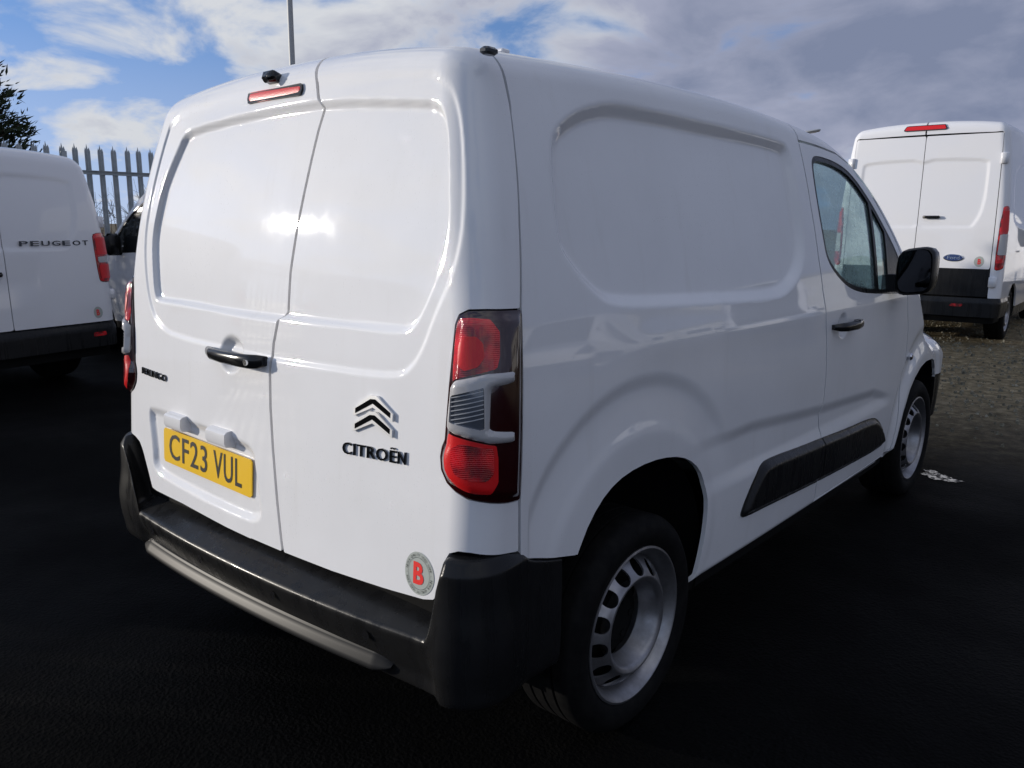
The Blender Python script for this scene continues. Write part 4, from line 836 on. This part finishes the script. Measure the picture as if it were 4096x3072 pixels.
    for xr in spec['reflectors']: 
        g = np.minimum.reduce([.07-np.abs(SS-xr), .018-np.abs(Z-spec['reflector_z'])]); part('bumper_reflector', g, RED, bu, off=.022, rim=.01)
    part('front_bumper', np.minimum.reduce([A-(wy1+.42+s0), .58-Z, Z-.32, -arc]), PLASTIC, off=.01, rim=.03); part('front_panel', np.minimum.reduce([A-(half-.62)-G0, Z-.586, top]), PAINT2)
    for k in (1, -1): part('side_skirt', np.minimum.reduce([A-(wy0+.3+s0), wy1-.3+s0-A, zlow-.004-Z, -arc, np.where(k*SS >= 0, 1., -1.)]), PLASTIC, off=-.01, rim=.02)
    RP = B.roof(24, 90); RN = B.normals(RP); Y2 = RP[..., 1]; rY = B.column(SS)[1]
    def top_part(nm, y0, y1, m):
        V1, F1 = clip_grid(P, N, np.minimum.reduce([(TT-1.9)*.3, rY-y0, y1-rY])); V2, F2 = clip_grid(RP, RN, np.minimum(Y2-y0, y1-Y2)); mb = MB()
        if len(F1): mb.add(V1, F1)
        if len(F2): mb.add(V2, F2)
        return mb.build(nm, m, root, sharp=None)
    wt = spec['screen']; rf = top_part('roof', -9, wt[0], PAINT2); top_part('windscreen', wt[0]+.005, wt[1], DARKGLASS); top_part('bonnet', wt[1]+.02, 99, PAINT2)
    Sc = np.arange(-half, half, .09); Pc, S2, Tc = B.grid(Sc, 24, 8); A2 = np.abs(S2); Z2 = Pc[..., 2]
    a2 = np.maximum(np.where(A2 > 1., wr*1.3-np.sqrt((A2-s0-wy0)**2+(Z2-wr)**2), -1), np.where(A2 > 1., wr*1.3-np.sqrt((A2-s0-wy1)**2+(Z2-wr)**2), -1))
    V, F = clip_grid(Pc, B.normals(Pc), -a2, -.04, 0); mesh_obj('inner_shell', V, F, DARK, root)
    mb = MB(); mb.box((0, L/2, .36), (1.2, L-.5, .10)); mb.box((0, (wy0+wy1)/2, .36), (1.7, wy1-wy0-.8, .08)); mb.build('floor_pan', DARK, root)
    # rear handle, badges, sticker
    hx, hz = spec['handle']; q, nn = B.point(np.array([hx]), np.array([hz])); mb = MB(); mb.box((hx, float(q[0, 1])-.018, hz), (.20, .03, .036), bev=.012); mb.build('handle', GLOSSBLK, doors[1] if hx > seamx else doors[0], sharp=50)
    if 'text' in spec:
        t, x0, x1, z0, z1 = spec['text']; n = len(t)
        for i, ch in enumerate(t):
            a = x0+(x1-x0)*(i+.10)/n; b = x0+(x1-x0)*(i+.88)/n; V2, F2 = fit_text(ch, a, b, z0, z1, bold=.01); V, F = solid(V2, F2, .004); mesh_obj('badge_letter', on_rear(B, V, .001), F, DKCHROME, doors[1], smooth=False)
    if 'oval' in spec:
        x, z, a, b = spec['oval']; V2, F2 = disc2(x, z, a, b); V, F = solid(V2, F2, .006); mesh_obj('oval_badge', on_rear(B, V, .001), F, CHROME, doors[1]); V2, F2 = disc2(x, z, a*.9, b*.84); mesh_obj('oval_badge_face', on_rear(B, np.column_stack([V2, 0*V2[:, 0]]), .0085), F2, BADGEBLUE, doors[1])
        V2, F2 = fit_text('Ford', x-a*.6, x+a*.6, z-b*.42, z+b*.5); mesh_obj('badge_lettering', on_rear(B, np.column_stack([V2, 0*V2[:, 0]]), .0095), F2, CHROME, doors[1])
    if 'sticker' in spec: sticker(B, *spec['sticker'], doors[1], ink=False)
    if 'brake' in spec:
        x, z, a, b = spec['brake']; q = psd(SS, Z, [(x-a, z-b), (x+a, z-b), (x+a*.86, z+b), (x-a*.86, z+b)]); bl = part('brake_light', q, DKRED, rf, off=.012, rim=.02); part('brake_lens', q-.010, REDBR, rf, off=.015, rim=.004)
    if 'roof_pod' in spec: x, y, z = spec['roof_pod']; mb = MB(); mb.box((x, y, z), (.10, .14, .05), bev=.015); mb.build('roof_fitting', PAINT2, rf, sharp=50)
    return root

# medium van with raised lettering (nose to the fence)
MID = other_body(.955, 2.03, 4.95, .13, .95, .045, .12, .13, .09, 4.05, .78, 1.12, .05, 1.13, .26)
sm = MID.wi+MID.C-MID.yi
MIDSPEC = dict(L=4.95, door_low=.575, door_top=3.0, seam=-.02, door_half=.93, black_low=.36, bumper_top=.57, panels=[(.05, .66, 1.20, 1.80, .010)],
    light=chaikin([(.80, 1.335), (.99, 1.335), (1.0, 1.30), (.995, .95), (.98, .915), (.825, .915), (.808, .95), (.795, 1.28)], 1), light_mat=RED, light_bands=[(1.15, 1.30, REDBR), (1.085, 1.135, CLEARL), (.945, 1.07, REDBR)],
    axles=(.90, 4.17), wheel_r=.33, door_seam=2.72, cab_door=[(2.4, 1.80), (2.85, 1.80), (3.05, 1.76), (3.35, 1.60), (3.60, 1.42), (3.78, 1.22), (3.82, 1.12), (3.80, .7), (3.66, .40), (2.4, .40)],
    window=[(2.80, 1.72), (2.98, 1.70), (3.28, 1.55), (3.52, 1.37), (3.70, 1.16), (3.66, 1.10), (2.80, 1.14)], screen=(2.95, 4.0), mirror=(.93, 3.50, 1.20), cab_handle=(1.02, 2.86), hinges=[(1.43, .10), (.80, .09)], handle=(-.16, 1.02),
    text=('PEUGEOT', .10, .74, 1.235, 1.275), sticker=(.745, .655, .05), reflectors=(.72, -.72), reflector_z=.47, roof_pod=(.22, .65, 2.03), flank_panels=([(.55, 1.70), (2.45, 1.70), (2.5, 1.35), (2.4, 1.22), (.7, 1.22), (.5, 1.4)],))
PEU = build_other('panel_van', MID, MIDSPEC)
PEU.location = (-5.136, 1.12, 0); PEU.rotation_euler = (0, 0, 1.803)
tag(PEU, 'white van in shade with spaced dark lettering across its rear doors and a roof pod', 'van', 'white vans parked in the yard')

BIG = other_body(1.03, 2.785, 5.55, .045, 1.0, .015, .01, .10, .10, 4.55, .95, 1.25, .05, 1.25, .30)
BIGSPEC = dict(L=5.55, door_low=.955, door_top=2.58, seam=.0, door_half=.90, black_low=.42, bumper_top=.60, black_door_low=.615, panels=[(.05, .74, 1.45, 2.30, .012)],
    light=chaikin([(.955, 1.70), (1.03, 1.72), (1.06, 1.68), (1.06, .98), (.965, .94), (.935, .96)], 1), light_mat=RED, light_bands=[(1.40, 1.66, REDBR), (1.13, 1.38, CLEARL), (1.0, 1.10, RED)],
    axles=(1.02, 4.35), wheel_r=.345, door_seam=3.05, cab_door=[(2.8, 1.95), (3.3, 1.95), (3.7, 1.75), (4.05, 1.5), (4.25, 1.3), (4.2, .8), (4.0, .45), (2.8, .45)],
    window=[(3.12, 1.88), (3.35, 1.86), (3.75, 1.62), (4.1, 1.32), (4.05, 1.22), (3.12, 1.25)], screen=(3.15, 4.5), mirror=(1.0, 3.95, 1.45), cab_handle=(1.12, 3.2), hinges=[(2.28, .13), (.80, .13)], handle=(.16, 1.585),
    oval=(.46, 1.085, .115, .045), sticker=(.755, 1.045, .065), reflectors=(.55, -.55), reflector_z=.50, brake=(-.02, 2.68, .26, .032), step=.02, nz=120, flank_panels=([(.5, 2.3), (2.85, 2.3), (2.9, 1.6), (2.8, 1.45), (.6, 1.45), (.45, 1.7)],))
BIGV = build_other('high_roof_van', BIG, BIGSPEC)
BIGV.location = (-1.0, 10.16, 0); BIGV.rotation_euler = (0, 0, .04)
tag(BIGV, 'tall sunlit white high-roof van with black lower doors and oval badge', 'van', 'white vans parked in the yard')

def clone(src, loc, rz, label, strip=('badge_letter', 'dealer_sticker', 'sticker_letter', 'badge_lettering')):
    c = copy_tree(src); c.location = loc; c.rotation_euler = (0, 0, rz); c['label'] = label; return c
clone(PEU, (-3.55, 4.05, 0), R(96), 'white van beyond the lettered van, its side window and black mirror showing by the fence')
clone(PEU, (-4.75, -1.75, 0), R(97), 'unseen white van on the far side of the lettered van, nose to the fence, added to shade the ground')  # out of view, added to keep the ground on the left shaded
clone(PEU, (-6.0, -5.6, 0), R(128), 'unseen white van set askew by the fence behind the row, added for its shadow')  # unseen blocker, turned to the sun so its shadow covers the foreground
clone(PEU, (-3.6, -8.6, 0), R(140), 'unseen white van set askew at the open end of the row, added for its shadow')  # second unseen blocker, added for shade on the foreground
clone(PEU, (7.6, 15.2, 0), R(150), 'white van across the yard in front of the cabins')
clone(PEU, (11.2, 13.5, 0), R(155), 'white van across the yard beside the cabin steps')
clone(PEU, (3.2, 17.5, 0), R(35), 'white van parked past the high-roof van, ahead of the cabins')

# ================================================================== PALISADE FENCE
def fence():
    GALV = mat('galvanised_steel', (.36, .39, .40), .5, metal=.15); nt, N, L, b = nodes(GALV); tc = N('ShaderNodeTexCoord'); n = noise(N, L, tc.outputs['Object'], 9, 6, .7)
    r = ramp(N, L, n.outputs[0], [(.3, (.27, .30, .315)), (.7, (.44, .47, .48))]); L(r.outputs[0], b.inputs['Base Color'])
    p0 = Vector((-9.20, 3.08)); p1 = Vector((-9.04, 4.15)); d = (p1-p0).normalized(); nrm = Vector((d.y, -d.x)); ang = math.atan2(d.y, d.x)
    root = empty('palisade_fence', (p0.x, p0.y, 0), ang); tag(root, 'grey galvanised palisade fence with pointed pales behind the vans', 'fence')
    # W-section pale with a triple-pointed head, modelled once (x along the fence, y out)
    xs = [-.034, -.022, -.012, 0, .012, .022, .034]; ys = [0, .004, .016, .022, .016, .004, 0]; ht = [2.33, 2.375, 2.35, 2.42, 2.35, 2.375, 2.33]
    V = []; F = []
    for t in (0, .003):
        for z in (0.06, None):
            for i in range(7): V.append((xs[i], ys[i]+t-.0015, ht[i] if z is None else z))
    for i in range(6):
        F += [(i, i+1, 7+i+1, 7+i), (14+i+1, 14+i, 21+i, 21+i+1), (7+i, 7+i+1, 21+i+1, 21+i), (i+1, i, 14+i, 14+i+1)]
    F += [(0, 7, 21, 14), (6, 20, 27, 13)]
    me = bpy.data.meshes.new('pale'); me.from_pydata(V, [], F); me.materials.append(GALV); me.update()
    for k in range(-118, 92):
        o = bpy.data.objects.new('pale', me); link(o, root); o.location = (k*.155, 0, random.uniform(-.006, .006)); o.rotation_euler = (0, random.uniform(-.006, .006), random.uniform(-.03, .03))
    for zr in (.45, 2.06):
        for j in range(-7, 6):
            mb = MB(); mb.box((j*2.72+1.36, -.020, zr), (2.70, .006, .05)); mb.box((j*2.72+1.36, -.040, zr+.022), (2.70, .045, .006)); mb.build('rail', GALV, root, smooth=False)
    for j in range(-7, 7):
        mb = MB(); mb.box((j*2.72, -.075, 1.15), (.055, .006, 2.30)); mb.box((j*2.72-.026, -.105, 1.15), (.006, .10, 2.30)); mb.box((j*2.72, -.155, 1.15), (.055, .006, 2.30)); mb.build('post', GALV, root, smooth=False)
fence()

# ================================================================== LAMP POSTS
def lamp_post(x, y, h, rad, label, arm=None, headz=None):
    m = MATS.get('painted_post') or mat('painted_post', (.36, .37, .38), .5, metal=.1)
    root = empty('lamp_post', (x, y, 0)); tag(root, label, 'lamp post')
    mb = MB(); mb.tube([(0, 0, 0), (0, 0, 1.2)], rad*1.6, 14); mb.tube([(0, 0, 1.2), (0, 0, 1.3)], [rad*1.6, rad], 14); mb.tube([(0, 0, 1.3), (0, 0, h)], [rad, rad*.72], 14); mb.build('post', m, root, sharp=40)
    ax, ay = arm; d = Vector((ax, ay, 0)); mb = MB(); mb.tube([(0, 0, h-.05), d*.45+Vector((0, 0, h+.10)), d+Vector((0, 0, h+.16))], .03, 8); mb.build('arm', m, root)
    a = math.atan2(ay, ax); mb = MB(); rot = Matrix.Rotation(a, 3, 'Z') @ Matrix.Rotation(R(-8), 3, 'Y'); c = d*1.25+Vector((0, 0, h+.20)); mb.box(tuple(c), (.62, .26, .07), rot, bev=.03); hd = mb.build('lamp_head', m, root, sharp=50)
    mb = MB(); mb.box(tuple(c-Vector((0, 0, .04))), (.40, .20, .012), rot); mb.build('lamp_lens', CLEARL, hd, smooth=False)
lamp_post(-10.62, 7.52, 8.5, .058, 'tall grey lamp post rising behind the roof of the middle van', (.8, -.5))
lamp_post(-9.35, 24.1, 4.20, .05, 'distant lamp post whose flat head shows beside the high-roof van', (.95, .45))

# ================================================================== TREES AND SHRUBS BEHIND THE FENCE
def conifer(x, y, h, rad, label, seed):
    rs = np.random.RandomState(seed); root = empty('conifer_tree', (x, y, 0)); tag(root, label, 'tree', 'dark conifers behind the fence')
    bark = MATS.get('conifer_bark') or mat('conifer_bark', (.05, .035, .025), .9)
    lf = MATS.get('conifer_foliage')
    if lf is None:
        lf = mat('conifer_foliage', (.016, .026, .014), .7, spec=.2); nt, N, L, b = nodes(lf); tc = N('ShaderNodeTexCoord'); n = noise(N, L, tc.outputs['Object'], 1.6, 5, .7); r = ramp(N, L, n.outputs[0], [(.3, (.010, .018, .010)), (.7, (.045, .062, .028))]); L(r.outputs[0], b.inputs['Base Color'])
    mb = MB(); mb.tube([(0, 0, 0), (.05, 0, h*.5), (0, 0, h*.97)], [rad*.12, rad*.07, .02], 10); br = []
    nb = 130
    for i in range(nb):
        u = (i+rs.rand())/nb; z = h*(.06+.92*u); ln = rad*(1-u)**.75*(.62+.5*rs.rand())+.12; a = i*2.399+rs.rand()*.7; up = .15+.75*u+rs.rand()*.25
        tip = Vector((ln*math.cos(a), ln*math.sin(a), z+ln*up*.6)); br.append((Vector((0, 0, z)), tip)); mb.tube([(0, 0, z), tip*.55+Vector((0, 0, z))*.45, tip], [.028, .018, .006], 5)
    mb.build('trunk', bark, root)
    V = []; F = []
    for a, b in br:
        d = (b-a); ln = d.length; m = int(90+ln*130)
        for j in range(m):
            t = .12+.95*rs.rand()**.75; c = a+d*t+Vector(rs.randn(3).tolist())*.10*(.5+ln*.28); s = .035+.075*rs.rand()
            ax = (d.normalized()+Vector((rs.randn()*.55, rs.randn()*.55, .35+rs.randn()*.5))).normalized(); sd_ = ax.cross(Vector(rs.randn(3).tolist())).normalized()*s*.17; k = len(V)
            V += [tuple(c-ax*s*.5), tuple(c+sd_), tuple(c+ax*s), tuple(c-sd_)]; F.append((k, k+1, k+2, k+3))
    mesh_obj('crown', V, F, lf, root, smooth=False)
conifer(-10.85, 2.55, 3.75, 1.25, 'dark dense conifer rising behind the fence', 11)
conifer(-11.6, .35, 4.6, 1.3, 'taller dark conifer standing past its neighbour behind the fence', 12)
def bare_shrub(x, y, h, label, seed):
    rs = np.random.RandomState(seed); root = empty('bare_shrub', (x, y, 0)); tag(root, label, 'shrub', 'bare shrubs behind the fence')
    tw = MATS.get('bare_twig') or mat('bare_twig', (.06, .045, .035), .85); mb = MB()
    def grow(p, d, ln, r, lev):
        q = p+d*ln*.5+Vector(rs.randn(3).tolist())*ln*.06; e = p+d*ln; mb.tube([p, q, e], [r, r*.8, r*.6], 4, cap=False)
        if lev == 0: return
        for _ in range(3 if lev > 1 else 4):
            nd = (d+Vector(rs.randn(3).tolist())*.50+Vector((0, 0, .08))).normalized(); grow(p+d*ln*(.45+.55*rs.rand()), nd, ln*(.55+.25*rs.rand()), r*.6, lev-1)
    for i in range(6):
        a = rs.rand()*6.28; grow(Vector((.15*math.cos(a), .15*math.sin(a), 0)), Vector((.35*math.cos(a), .35*math.sin(a), 1)).normalized(), h*.5, .014, 3)
    mb.build('branches', tw, root)
bare_shrub(-10.3, 4.6, 2.1, 'bare twiggy shrub of middling height behind the fence pales', 21); bare_shrub(-10.5, 5.6, 2.3, 'tallest bare twiggy shrub behind the fence pales', 22); bare_shrub(-10.2, 3.7, 1.8, 'lowest bare twiggy shrub behind the fence, next to the conifer', 23)

# ================================================================== SITE CABINS ACROSS THE YARD (seen mirrored in the van's flank)
def cabin(x, y, rz, ln, label, seed):
    rs = np.random.RandomState(seed); root = empty('site_cabin', (x, y, 0), rz); tag(root, label, 'cabin', 'site cabins across the yard')
    wm = MATS.get('cabin_cladding') or mat('cabin_cladding', (.55, .55, .53), .6); rm = MATS.get('cabin_roof') or mat('cabin_roof', (.20, .21, .22), .6)
    mb = MB(); mb.box((0, 0, 1.45), (ln, 3.0, 2.5)); mb.build('wall', wm, root, smooth=False); mb = MB(); mb.box((0, 0, 2.78), (ln+.2, 3.2, .14)); mb.box((0, 0, .13), (ln-.2, 2.8, .14)); mb.build('roof', rm, root, smooth=False)
    n = int(ln//2.4)
    for i in range(n):
        xx = -ln/2+ln*(i+.5)/n
        if i == 1:
            mb = MB(); mb.box((xx, -1.515, 1.25), (.9, .04, 2.0)); mb.build('door', MATS['dashboard'], root, smooth=False); continue
        mb = MB(); mb.box((xx, -1.52, 1.65), (1.3, .06, 1.0)); f = mb.build('window', WHITEBOX, root, smooth=False); mb = MB(); mb.box((xx, -1.545, 1.65), (1.16, .03, .86)); mb.build('pane', DARKGLASS, f, smooth=False)
cabin(13.0, 29.0, R(-18), 14.4, 'long pale site cabin across the yard', 1); cabin(27.0, 22.0, R(-35), 12.0, 'shorter pale site cabin at the corner of the yard', 2)
